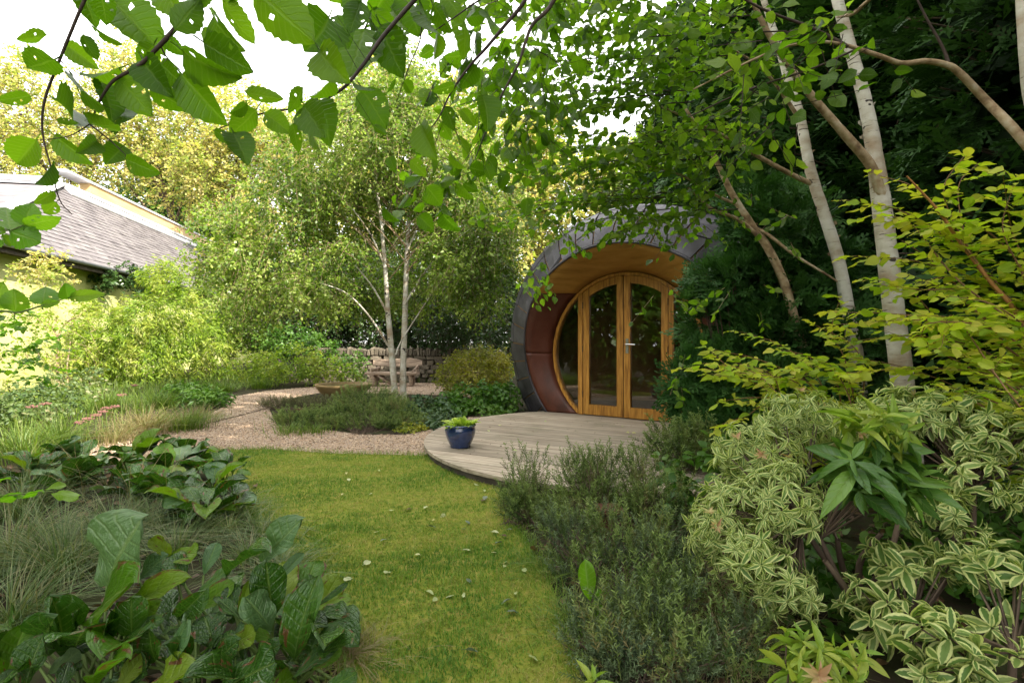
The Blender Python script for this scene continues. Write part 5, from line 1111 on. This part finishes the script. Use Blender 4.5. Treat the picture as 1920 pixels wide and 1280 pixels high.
def pieris(label, base, blobs, n_w, per, size, n_parts, mats=L_PIER, pink=0.0, group='variegated shrubs on the right', name='variegated_shrub', forks=None, tp_=T_LAN, **kw):
    o = thing(name, label, 'shrub', base, group)
    c, ax, P_, L_, U_, S_, pk_ = whorls(o, blobs, n_w, per, size, mats, n_parts, pink=pink, **kw)
    put_sized(o, tp_, mats, P_, L_, U_, S_, n_parts)
    if pink:
        for i in np.where(pk_)[0]:
            nn = 9; a = np.arange(nn)*2.4; X = nrm(np.cross(ax[i], np.array([.3, .9, .1]))); Y = np.cross(ax[i], X)
            rad = np.cos(a)[:, None]*X+np.sin(a)[:, None]*Y; ld = nrm(rad*.8+ax[i]*.8); put_leaves(o, T_LAN, L_PINK, np.tile(c[i]+ax[i]*.012, (nn, 1)), ld, np.tile(ax[i], (nn, 1)), size*.62, nn, part='young_leaf')
    b = np.array(base, float); cm = c.mean(0); fk = [b*(1-t)+np.array([cm[0], cm[1], c[:, 2].max()])*t+rng.normal(size=3)*[.10, .06, .03] for t in (.25, .33, .42, .5)] if forks is None else forks
    for f_ in fk: path_stem(o, 'stem', [b+rng.normal(size=3)*[.03, .03, 0], .5*(b+f_)+rng.normal(size=3)*.02, f_], .016, .010, BARKB, 7)
    fk = np.array(fk); k = np.linalg.norm(c[:, None]-fk[None], axis=-1).argmin(1); m = rng.permutation(len(c))[:130]
    put_twigs(o, fk[k[m]], c[m]-ax[m]*size*.5, .0055, BARKB, 'branchlets'); return o
fork = [P(1652, 1000, 2.15), P(1570, 1010, 2.15), P(1500, 980, 2.1), P(1690, 960, 2.2)]
pieris('big variegated shrub with dense cream edged left lobe and open fork', (1.49, 2.18, 0), [(1420, 860, 2.35, 80, 75, .25), (1390, 960, 2.2, 85, 75, .25), (1400, 1040, 2.05, 75, 70, .22), (1330, 1000, 2.2, 45, 60, .2), (1500, 790, 2.5, 90, 60, .25), (1470, 930, 2.1, 70, 70, .2), (1470, 1100, 1.95, 60, 50, .18), (1570, 800, 2.6, 80, 50, .2)], 580, 15, .048, 300, pink=.035, forks=fork, upb=.6)
pieris('variegated shrub behind the green leaved one at right edge', (2.15, 2.35, 0), [(1780, 770, 2.5, 100, 50, .25), (1860, 820, 2.35, 90, 60, .25), (1700, 770, 2.6, 90, 45, .2), (1830, 900, 2.25, 90, 50, .2), (1760, 960, 2.2, 60, 50, .2), (1910, 760, 2.5, 60, 50, .2)], 240, 13, .058, 300, tp_=T_LANW, pink=.01)
pieris('low variegated shrub with large cream edged leaves at bottom right', (1.45, 1.55, 0), [(1850, 1060, 1.75, 90, 60, .18), (1900, 1160, 1.6, 70, 80, .16), (1760, 1200, 1.55, 100, 70, .16), (1870, 1260, 1.45, 90, 60, .14), (1640, 1130, 1.85, 70, 50, .16), (1700, 1050, 1.9, 60, 40, .16)], 84, 12, .068, 300, upb=.8, flat=.5, tp_=T_LANW)
pieris('plain green long leaved shrub shoot rising between the variegated ones', (1.38, 1.95, 0), [(1650, 810, 1.95, 80, 40, .15), (1640, 880, 1.9, 90, 50, .14), (1600, 860, 1.95, 40, 40, .1), (1700, 880, 1.9, 50, 40, .1)], 13, 15, .150, 200, mats=L_RHOD, group=None, name='green_leaf_shrub', shell=.1, upb=1.4, droop=.7, flat=.25)
gso = [o for o in SC.objects if o.name.startswith('green_leaf_shrub')][0]
_, _, P_, L_, U_, S_, _ = whorls(gso, [(1600, 790, 1.95, 50, 14, .1), (1690, 795, 1.95, 50, 14, .1), (1650, 775, 1.9, 60, 12, .1)], 9, 11, .125, None, 0, shell=.1, upb=1.6, droop=.5, flat=.3); put_sized(gso, T_LAN, L_LPIER, P_, L_, U_, S_, 99, part='young_leaf')
pieris('bright lime leaved low shrub with pink tips at bottom edge', (.85, 1.40, 0), [(1510, 1220, 1.45, 50, 50, .10), (1570, 1240, 1.42, 50, 40, .1), (1490, 1260, 1.4, 40, 30, .08), (1620, 1230, 1.45, 30, 30, .08)], 17, 11, .075, 190, mats=L_LPIER, group=None, name='lime_leaf_shrub', pink=.16, shell=.2, upb=.9, flat=.6)
pieris('small lime leaved seedling at the bottom edge of heath', (.23, 1.52, 0), [(1112, 1276, 1.50, 14, 10, .03)], 3, 7, .06, 21, mats=L_LPIER, group=None, name='lime_seedling', upb=1, flat=.6, minz=.02)
plant('ground_cover', 'dark leafy ground cover beneath the variegated shrubs', 'plant', (1.5, 2.6, 0), [(1600, 1080, 2.4, 120, 70, .35), (1760, 1040, 2.5, 140, 70, .35), (1500, 1120, 2.2, 80, 60, .3), (1650, 1160, 2.1, 100, 50, .3), (1850, 960, 2.7, 100, 70, .3), (1880, 1080, 2.3, 70, 80, .3)], T_OV2, L_MID, 230, 6, .2, .06, 0, None, STEMG, .002, upb=.8)
plant('leafy_shrub', 'green lobed leaf plant at the deck edge by the variegated shrub', 'plant', G(1275, 990), [(1270, 880, 3.2, 40, 22, .15), (1290, 930, 3.0, 35, 30, .15), (1340, 850, 3.6, 40, 40, .2)], T_OV2, L_MID, 36, 5, .14, .075, 180, None, STEMG, .002, upb=.8)
dk = thing('dock_plant', 'single upright green dock leaf standing in the heath', 'plant', G(1108, 1180))
bm_y = [mesh_np('leaf', tv, tf, L_ROSE[1], {'luv': tl}) for tv, tf, tl in T_BERG]
put_pix_leaf(dk, bm_y, [.36, .32, .40, .30, .34], (1106, 1125), (1096, 1058), 2.05, .24, (1, .3), .02, rnd=.05)
put_pix_leaf(dk, bm_y, [.36, .32, .40, .30, .34], (1115, 1160), (1128, 1105), 2.05, .18, (1, .3), .02, rnd=.05)
path_stem(dk, 'stem', [G(1108, 1180), P(1112, 1150, 2.05), P(1106, 1125, 2.05)], .004, .003, STEMG, 6)

# ---- bergenia in the left foreground
BM = {k: [mesh_np('leaf', tv, tf, m_[1], {'luv': tl}) for tv, tf, tl in T_BERG] for k, m_ in (('d', L_BERGD), ('g', L_BERGG), ('y', L_BERGY))}
BW = [.36, .32, .40, .30, .34]
BL = [(200,1098,232,994,.66,'g'),(175,1158,227,1080,.50,'y'),(215,1147,337,1078,.22,'y'),(152,1150,86,1212,.40,'y'),(48,1287,64,1204,.46,'d'),(8,1272,42,1178,.42,'y'),(132,1136,88,1166,.32,'y'),(212,1220,268,1158,.16,'d'),(165,1192,216,1178,.36,'d'),(180,1292,211,1216,.26,'y'),(218,1292,272,1226,.36,'y'),(322,1264,311,1178,.48,'g'),(260,1087,307,1038,.42,'g'),(322,1046,286,1010,.36,'y'),(320,1042,364,1034,.32,'y'),(382,1078,405,1015,.30,'g'),(346,1097,318,1036,.40,'d'),(363,1120,432,1060,.20,'d'),(358,1150,434,1090,.30,'y'),(424,1080,480,1010,.32,'d'),(493,1052,547,982,.36,'g'),(518,1092,562,1036,.22,'g'),(513,1158,496,1062,.36,'d'),(510,1182,468,1122,.46,'g'),(552,1237,568,1102,.30,'d'),(440,1147,428,1098,.46,'d'),(446,1152,468,1090,.20,'y'),(550,1112,594,1084,.46,'d'),(592,1138,652,1092,.12,'d'),(557,1230,632,1164,.14,'d'),(627,1166,666,1187,.42,'d'),(550,1270,634,1196,.24,'d'),(402,1214,384,1148,.62,'d'),(343,1282,400,1223,.30,'g'),(520,1202,466,1181,.26,'y'),(478,1238,522,1204,.30,'d'),(415,1294,505,1238,.38,'d'),(498,1304,557,1260,.36,'y'),(598,1302,668,1260,.30,'d'),(333,1157,367,1126,.36,'d'),(455,1238,463,1188,.36,'d'),(110,1296,130,1240,.40,'d'),(280,1300,330,1250,.40,'y'),(20,1200,70,1150,.3,'d'),(-10,1300,20,1255,.4,'d'),(250,1180,290,1150,.3,'d'),(300,1190,345,1165,.3,'d'),(400,1180,430,1150,.3,'d'),(560,1180,600,1150,.3,'d')]
for k in range(40):
    x = rng.uniform(-10, 610); y = rng.uniform(1150, 1300); a_ = rng.uniform(-.9, .9); L = rng.uniform(45, 85); BL.append((x, y, x+L*math.sin(a_), y-L*math.cos(a_)*.8, rng.uniform(.24, .42), rng.choice(['d', 'd', 'd', 'g', 'y'])))
BP = [('bergenia', 'bergenia clump at bottom left with one huge grey green leaf', (-1.30, 1.55, 0), lambda x: x < 235), ('bergenia', 'bergenia clump in the middle of the left foreground with cupped leaf', (-.98, 1.62, 0), lambda x: 235 <= x < 415), ('bergenia', 'glossy bergenia clump nearest to the lawn with pale upright leaf', (-.72, 1.66, 0), lambda x: x >= 415)]
for nm, lab, base, test in BP:
    o = thing(nm, lab, 'plant', base, 'bergenias at the left'); b = np.array(base); A = []; 
    for li, (bx, by, tx, ty, wf, k) in enumerate(BL):
        if not test(bx): continue
        dd = 2.0-(by-1000)/280*.52; put_pix_leaf(o, BM[k], BW, (bx, by), (tx, ty), dd, wf*(.78 if li < 49 else .86), (.80, .60), .10 if li < 49 else .14, rnd=.08 if li == 0 else .22 if li < 49 else .42); A.append(P(bx, by, dd))
    A = np.array(A); gr = b+np.concatenate([rng.normal(size=(len(A), 2))*.07, np.full((len(A), 1), .01)], 1)
    for q, g_ in zip(A, gr): path_stem(o, 'leaf_stalk', [g_, .5*(q+g_)+[0, .02, -.02], q], .006, .004, STEMG, 6, 3)
def rosette(label, base, n, size, mats, tpls=T_BERG, group='bergenias at the left', name='bergenia', elev=(.25, 1.1), cat='plant', ext=.10):
    o = thing(name, label, cat, base, group); a = rng.uniform(0, 6.283, n); e = rng.uniform(*elev, n); out = np.stack([np.cos(a), np.sin(a), 0*a], -1)
    pos = np.array(base)+out*(rng.uniform(.2, 1, n)*ext)[:, None]+np.array([0, 0, 1.])*(rng.uniform(.06, .16, n)*size/.2)[:, None]
    ld = out*np.cos(e)[:, None]+np.array([0, 0, 1.])*np.sin(e)[:, None]; up = nrm(np.array([0, 0, 1.])-ld*ld[:, 2:]+out*-.2+rng.normal(size=(n, 3))*.2); kk = rng.random(n)
    for i in range(n):
        m_ = mats[0] if kk[i] < .6 else mats[1] if kk[i] < .8 else mats[2]; s = size*rng.uniform(.75, 1.2)
        obj('leaf', m_[rng.integers(0, len(m_))], o, M4(frames(ld[i:i+1], up[i:i+1])[0], pos[i], s)); path_stem(o, 'leaf_stalk', [np.array(base)+[0, 0, .01], .5*(np.array(base)+pos[i]), pos[i]], .006, .004, STEMG, 5, 2)
    return o
RB = [('bergenia of second row furthest left behind the sedges', (120, 940)), ('bergenia of second row with leaves over tan stalks', (200, 915)), ('bergenia of second row behind the largest sedge tuft', (260, 950)), ('bergenia of second row standing tall by the gravel', (250, 885)), ('bergenia of second row next to the lawn edge', (335, 905)), ('low bergenia with leaves touching the lawn edge', (395, 945)), ('bergenia of second row in the centre of the patch', (320, 960)), ('bergenia of second row beside the dry leaf litter', (385, 990)), ('small bergenia at the far corner of the lawn', (340, 872)), ('half hidden bergenia among the long grass', (150, 890)), ('bergenia at the far left beside the iris leaves', (60, 920)), ('bergenia tucked between iris leaves and second row', (95, 895)), ('bergenia leaning over the lawn near the fallen brown leaf', (420, 915))]
for lab, (x, y) in RB: rosette(lab, G(x, y), rng.integers(12, 18), .215, (BM['d'], BM['g'], BM['y']))
# pads of lower leaves under the foreground clumps
rosette('bergenia leaves low in the shadow of the front clump', (-1.15, 1.85, 0), 14, .17, (BM['d'], BM['d'], BM['g']), ext=.2)
rosette('bergenia with hidden base behind the glossy front clump', (-.85, 1.98, 0), 12, .16, (BM['d'], BM['g'], BM['y']), ext=.14)

# ---- grasses
def tuft(name, label, base, n, ln, mats, spread=.06, lean=1.0, wd=.0022, group=None, cat='grass', dirs=None, hvar=.35, segs=5):
    o = thing(name, label, cat, base, group); a = rng.uniform(0, 6.283, n); b = np.array(base); rr = np.abs(rng.normal(size=n))*spread
    p = np.stack([b[0]+rr*np.cos(a), b[1]+rr*np.sin(a), np.full(n, .004)], -1); a2 = a+rng.normal(size=n)*.6
    hd = np.stack([np.cos(a2), np.sin(a2), 0*a2], -1)
    blades('blades', p, ln*rng.uniform(1-hvar, 1+hvar, n), wd*rng.uniform(.7, 1.3, n), mats[0], rng.random(n), lean*rng.uniform(.25, 1.25, n), 0, 'stuff', o, hd, .95, segs); return o
GT = 'sedges and grasses in the left border'
for i, (lab, x, y, n, ln, lean) in enumerate([('large arching sedge tuft behind the huge grey green leaf', 120, 1085, 520, .42, 1.25), ('sedge tuft at the left frame edge with tan stalks', 20, 1070, 480, .44, 1.3), ('short sedge tuft between the bergenias and the lawn', 330, 1045, 330, .26, 1.2), ('fine grey sedge tuft beside mossy lawn edge', 430, 1000, 260, .22, 1.3), ('sedge tuft in the middle of the left border', 210, 1020, 420, .34, 1.2), ('pale sedge tuft far left beneath yellow green leaflets', 40, 970, 420, .38, 1.2), ('sedge tuft fronting the second row of bergenias', 290, 1000, 300, .26, 1.2), ('flattened sedge tuft by the bottom left clump', 20, 1180, 360, .34, 1.5), ('sedge tuft spilling onto the mossy lawn by the pale leaf', 465, 1055, 300, .20, 1.5), ('low sedge tuft by the lawn edge near fallen brown leaf', 440, 965, 260, .20, 1.4), ('low sedge tuft in the gap beside the glossy clump', 520, 1085, 260, .18, 1.6), ('low sedge tuft where second row meets the lawn', 490, 1010, 240, .17, 1.5)]):
    tuft('sedge_tuft', lab, G(x, y), n, ln, L_SEDGE, .09, lean, .0016, GT)
for i, (lab, x, y, n, ln, mats) in enumerate([('tan feathery grass clump beside the gravel path', 270, 815, 330, .52, L_TAN), ('soft green grass mound spilling onto the gravel', 345, 805, 420, .40, L_GRASS), ('straw coloured grass under the pink flower heads', 215, 830, 200, .36, L_TAN), ('grass clump left of the pink flower heads', 110, 840, 380, .50, L_GRASS), ('fresh grass clump at the far left border', 40, 860, 320, .50, L_GRASS), ('tall grass clump at the left frame edge', 10, 800, 380, .62, L_GRASS), ('grass clump below the bamboo', 200, 770, 420, .50, L_GRASS), ('fresh grass clump in front of the bamboo base', 300, 765, 420, .45, L_GRASS), ('grass clump at the foot of house wall', 120, 760, 420, .55, L_GRASS), ('light grass clump at the path bend', 420, 735, 360, .36, L_GRASS), ('sunny grass behind the gravel by the bright shrubs', 490, 728, 360, .40, L_GRASS), ('green rush tuft at the left tip of the heath bed', 545, 812, 130, .24, L_GRASS), ('rush tuft behind the small dark light', 590, 812, 130, .22, L_GRASS), ('straw grass spray beside the heath mound', 370, 790, 240, .36, L_TAN)]):
    tuft('grass_clump', lab, G(x, y), int(n*1.3), ln*.82, mats, .19, 1.0, .0032, GT)
for lab, x, y in (('thin tan stalks leaning among second row bergenias', 160, 930), ('thin dry stalks in front of the second row bergenias', 250, 960), ('thin dry stalks at left frame edge', 30, 920)):
    tuft('dry_stalks', lab, G(x, y), 26, .62, L_TAN, .16, .8, .0016, GT)
tuft('dead_grass', 'matted dead grass at the lawn edge below the last bergenia', G(660, 1235), 320, .09, L_TAN, .10, 2.0, .0012, None)
tuft('dead_grass', 'brown matted grass in the heath near bottom right', G(1330, 1130), 320, .12, L_TAN, .14, 2.0, .0012, None)
for lab, x, y in (('tangle of dry grass between the heath and lime leaved shrub', 1390, 1150), ('tangle of dry grass under the left lobe of variegated shrub', 1300, 1085), ('tangle of dry grass at the bottom edge of heath', 1360, 1230)):
    tuft('dead_grass', lab, G(x, y), 260, .17, L_TAN, .13, 1.8, .0011, 'dry grass in the heath')
for lab, x, y in (('green grass tuft growing through the near heath', 1180, 1150), ('green grass tuft growing through heath by the lawn', 1110, 1090)):
    tuft('grass_tuft', lab, G(x, y), 90, .20, L_GRASS, .08, 1.2, .0015, 'green grass in the heath')
for lab, x, y, sp in (('long grass fringe where heath meets lawn lower', 1075, 1180, .12), ('long grass fringe where heath meets lawn upper', 1030, 1075, .10)):
    tuft('grass_fringe', lab, G(x, y), 260, .10, L_GRASS, sp, 1.3, .0014, None)
ed = [np.array(q) for q in lawn_poly]; fr_ = []
for i in list(range(0, 10))+list(range(14, 18)):
    a_, c_ = ed[i], ed[(i+1) % len(ed)]; k = int(np.linalg.norm(c_-a_)*420); fr_.append(a_+(c_-a_)*rng.random((k, 1))+rng.normal(size=(k, 2))*.028)
fr_ = np.concatenate(fr_); blades('edge_grass', fr_, rng.uniform(.02, .075, len(fr_)), .0013, gm, np.clip(.45+.25*rng.normal(size=len(fr_)), 0, 1), 1.5)
# strap leaves and sedum
tuft('iris_leaves', 'broad strap leaves rising at the far left of the border', G(60, 880), 9, .34, L_ROSE, .03, .5, .013, None, 'plant')
sm = thing('sedum', 'sedum with flat dusty pink flower heads in the left border', 'plant', G(185, 830)); M_PINKF = simple('dusty_pink_flower', [(.15, .055, .05), (.23, .10, .085), (.27, .16, .12)], 60, .8, (1, 1, 1), .8)
for i, (x, y, dd) in enumerate([(165, 785, 5.6), (180, 778, 5.7), (192, 772, 5.8), (150, 792, 5.5), (252, 722, 7.6), (215, 762, 6.0), (228, 740, 6.6), (60, 762, 5.6), (85, 757, 5.8), (200, 765, 5.9)]):
    c = P(x, y, dd); k = 46; q = rand_dir(k)*np.array([.055, .055, .016])*(rng.random(k)**.3)[:, None]; tv, tf = oct_v*.011, oct_f
    V = (q[:, None]+tv[None]+c).reshape(-1, 3); Fq = (tf[None]+(np.arange(k)*6)[:, None, None]).reshape(-1, 3); obj('flower_head', mesh_np('flower_head', V, Fq, M_PINKF), sm)
    path_stem(sm, 'stem', [(c[0]+.03, c[1], 0), (c[0], c[1], c[2]*.5), c], .005, .004, STEMG, 5, 2)

# ---- close fresh leaves at the left edge
ro = thing('leafy_spray', 'fresh green spray with browned leaf tips crossing the lime wall', 'plant', (-1.75, 1.55, 0))
rm = [mesh_np('leaf', tv, tf, L_ROSE[1], {'luv': tl}) for tv, tf, tl in T_BIG]
for bx, by, tx, ty, wf in [(28, 584, 30, 545, .52), (80, 570, 84, 532, .55), (128, 560, 120, 533, .48), (131, 558, 194, 549, .16), (78, 572, 110, 566, .2), (-8, 575, 5, 535, .5), (-12, 600, 8, 590, .4)]: put_pix_leaf(ro, rm, [.40, .36, .42, .34, .38], (bx, by), (tx, ty), 1.55, wf, (1, .2), .04)
stem(ro, 'stem', [(-90, 1300, 1.6, .006), (-60, 800, 1.55, .005), (-20, 603, 1.55, .004), (40, 585, 1.55, .003), (100, 566, 1.55, .0022), (150, 552, 1.55, .0012)], STEMG, sides=6)
r2 = thing('leafy_spray', 'fresh green spray of pointed leaflets in front of slate roof', 'plant', (-1.6, 1.35, 0))
for bx, by, tx, ty, wf in [(18, 430, 12, 384, .46), (46, 424, 55, 377, .42), (48, 422, 112, 410, .26), (20, 433, 52, 446, .4), (10, 437, -12, 425, .4), (4, 440, 24, 462, .36), (-6, 445, -20, 470, .4)]: put_pix_leaf(r2, rm, [.40, .36, .42, .34, .38], (bx, by), (tx, ty), 1.35, wf, (1, .2), .04)
stem(r2, 'stem', [(-160, 1300, 1.4, .006), (-120, 700, 1.35, .005), (-30, 452, 1.35, .003), (20, 432, 1.35, .0022), (50, 420, 1.35, .0014)], STEMG, sides=6)
r3 = thing('leafy_spray', 'low yellow green leaflets over the sedges at left', 'plant', (-2.0, 1.9, 0))
for bx, by, tx, ty, wf in [(40, 925, 2, 935, .28), (80, 920, 40, 928, .3), (85, 918, 124, 905, .26), (95, 924, 140, 926, .2), (20, 895, -20, 905, .3)]: put_pix_leaf(r3, bm_y, BW, (bx, by), (tx, ty), 1.9, wf, (.4, 1), .05)
stem(r3, 'stem', [(-60, 1200, 1.9, .005), (-30, 960, 1.9, .004), (40, 926, 1.9, .003), (100, 920, 1.9, .0015)], STEMG, sides=6)
plant('leafy_spray', 'fine compound leaf shrub at the left frame edge', 'plant', (-3.3, 3.3, 0), [(60, 640, 3.3, 60, 30, .2), (40, 700, 3.3, 60, 40, .2), (100, 620, 3.4, 40, 16, .15), (30, 600, 3.3, 40, 30, .15), (90, 690, 3.4, 50, 30, .2)], T_OV2, L_ROSE, 30, 7, .16, .042, 210, None, STEMG, .002, horiz=.6, upb=.8)
plant('leafy_shrub', 'soft grey green foliage at the left border edge', 'plant', G(90, 800), [(60, 745, 6.2, 90, 40, .4), (140, 720, 7, 60, 40, .4), (20, 780, 5.6, 60, 40, .4)], T_OV, L_SEDGE, 200, 7, .2, .045, 0, None, STEMG, .003)
bs = thing('bare_stemmed_shrub', 'bare grey stemmed shrub silhouetted against the lime wall', 'shrub', G(112, 745))
for s in ([(112, 745, 10.5, .03), (108, 690, 10.5, .028), (110, 630, 10.5, .022), (125, 605, 10.5, .016), (150, 590, 10.5, .008)], [(110, 635, 10.5, .018), (95, 610, 10.5, .014), (70, 585, 10.5, .008)], [(128, 740, 10.5, .02), (126, 690, 10.5, .016), (132, 640, 10.5, .008)]): stem(bs, 'stem', s, BARKO, sides=7)

# ---- fallen leaves on lawn, deck, and twigs
FL = [(x*.336+640, y*.336+850) for x, y in [(40,155),(30,120),(170,240),(10,240),(205,455),(340,300),(265,335),(105,355),(525,390),(575,355),(795,220),(700,118),(440,590),(125,645),(232,685),(680,560),(620,820),(535,835),(690,828),(975,815),(925,630),(905,660),(1035,680),(1050,1155),(860,575),(840,458),(10,735),(475,795),(740,185),(460,325),(200,110),(560,75)]]
FG = [(x*.336+640, y*.336+850) for x, y in [(248,500),(690,1130),(930,910),(905,860),(805,255),(695,395),(680,440),(925,445),(860,525),(485,425),(705,740)]]
FB = [(480, 918), (452, 925), (770, 960), (905, 945), (600, 1090), (940, 1010)]
deckl = [(1167, 800), (1175, 812), (1185, 812), (1022, 790), (940, 798), (915, 808), (962, 846), (1080, 840), (1150, 848)]
def fallen(pts, mats, lab, grp, size, zoff=.02, z=0.0):
    mes = [mesh_np('fallen_leaf', tv, tf, mats[1], {'luv': tl}) for tv, tf, tl in T_OV2]
    ORD = 'first second third fourth fifth sixth seventh eighth ninth tenth eleventh twelfth thirteenth fourteenth fifteenth sixteenth seventeenth eighteenth nineteenth twentieth twenty-first twenty-second twenty-third twenty-fourth twenty-fifth twenty-sixth twenty-seventh twenty-eighth twenty-ninth thirtieth thirty-first thirty-second thirty-third thirty-fourth'.split()
    pts = sorted(pts, key=lambda q: np.linalg.norm(G(*q, z)[:2]-pc[:2]))
    for i, (x, y) in enumerate(pts):
        c = G(x, y, z); d = rand_dir(1)*[1, 1, .15]; o = obj('fallen_leaf', mes[i % 4], None, M4(frames(d, nrm(np.array([[0, 0, 1.]])+rng.normal(size=(1, 3))*.3))[0], c+[0, 0, zoff], size*rng.uniform(.7, 1.25))); tag(o, lab.format('' if i == 0 else ORD[i]).replace('  ', ' ').replace(', nearest', ', the one nearest'), 'leaf', grp)
fallen(FL, L_PALE, 'pale fallen leaf on the lawn, {} nearest to the blue pot', 'pale fallen leaves on the lawn', .038, .024)
fallen(FG, L_GREY, 'grey green fallen leaf on lawn, {} nearest to the blue pot', 'grey fallen leaves on the lawn', .046, .024)
fallen(FB, L_BRN, 'brown fallen leaf on lawn, {} nearest to the blue pot', 'brown fallen leaves on the lawn', .055, .024)
fallen(deckl, L_PALE, 'pale fallen leaf on the deck, {} nearest to the blue pot', 'fallen leaves on the deck', .05, .012, DZ)
n = 130; q = rng.uniform([-.9, 3.7], [2.6, 7.2], (n, 2)); q = q[np.hypot(q[:, 0]-DC[0], q[:, 1]-DC[1]) < DR-.05]; n = len(q)
obj('deck_debris', scatter_mesh('deck_debris', T_OV, np.concatenate([q, np.full((n, 1), DZ+.006)], 1), frames(rand_dir(n)*[1, 1, .1], nrm(rng.normal(size=(n, 3))*.25+[0, 0, 1])), rng.uniform(.008, .028, n), rng.random(n), L_BRN[0]), kind='stuff')
# leaf litter over the bare soil
pts = rng.uniform([-4.6, .8], [4.0, 7.5], (5200, 2)); pts = pts[~inside(pts, lawn_poly) & ~inside(pts, gravel_poly) & (np.hypot(pts[:, 0]-DC[0], pts[:, 1]-DC[1]) > DR+.03)]; n = len(pts)
pos = np.concatenate([pts, np.full((n, 1), .016)], 1); obj('leaf_litter', scatter_mesh('leaf_litter', T_OV, pos, frames(rand_dir(n)*[1, 1, .2], nrm(rng.normal(size=(n, 3))*.35+[0, 0, 1])), rng.uniform(.03, .07, n), rng.random(n), L_BRN[0]), kind='stuff')
# green cover over the far soil
p = sample_poly([(-10.8, 8), (-10.8, 24), (2, 24), (-.5, 14), (-6.5, 14), (-6.5, 11), (-5.5, 9.5), (-5.6, 7.5), (-6, 4.5), (-9, 6)], 26000)
p = p[~inside(p, gravel_poly)]
blades('border_grass', p, rng.uniform(.10, .34, len(p)), rng.uniform(.005, .011, len(p)), L_GRASS[0], rng.random(len(p)), .9, 0)

for lab, base, r_, h_ in (('added laurel bush out of view beyond the left border edge', (-6.2, 3.2), 1.7, 5.8), ('added laurel bush out of view left of the camera', (-6.6, .6), 1.9, 6.2), ('added laurel bush out of view further behind on the left', (-6.0, -2.2), 2.0, 6.6), ('added tall laurel out of view toward the house corner', (-8.6, 4.6), 1.9, 6.8)):  # unseen bushes added so the door glass mirrors leaves instead of sky
    o = thing('unseen_laurel', lab, 'shrub', (*base, 0), 'added laurels out of view on the left'); n = 9500; u = rand_dir(n); pos = np.array([*base, h_*.5])+u*np.array([r_, r_, h_*.52])*(rng.random(n)**.25)[:, None]; pos[:, 2] = np.maximum(pos[:, 2], .03)
    put_leaves(o, T_RH, L_MID, pos, nrm(u+rng.normal(size=(n, 3))*.7), nrm(rng.normal(size=(n, 3))*.6+[0, 0, .8]), .24, 0)
    path_stem(o, 'trunk', [(*base, 0), (base[0]+.1, base[1], h_*.4), (*base, h_*.8)], .08, .03, BARKB)
print('TRIS', sum((len(l.data.loops)-2*len(l.data.polygons)) for l in SC.objects if l.type == 'MESH' and l.data.users == 1))
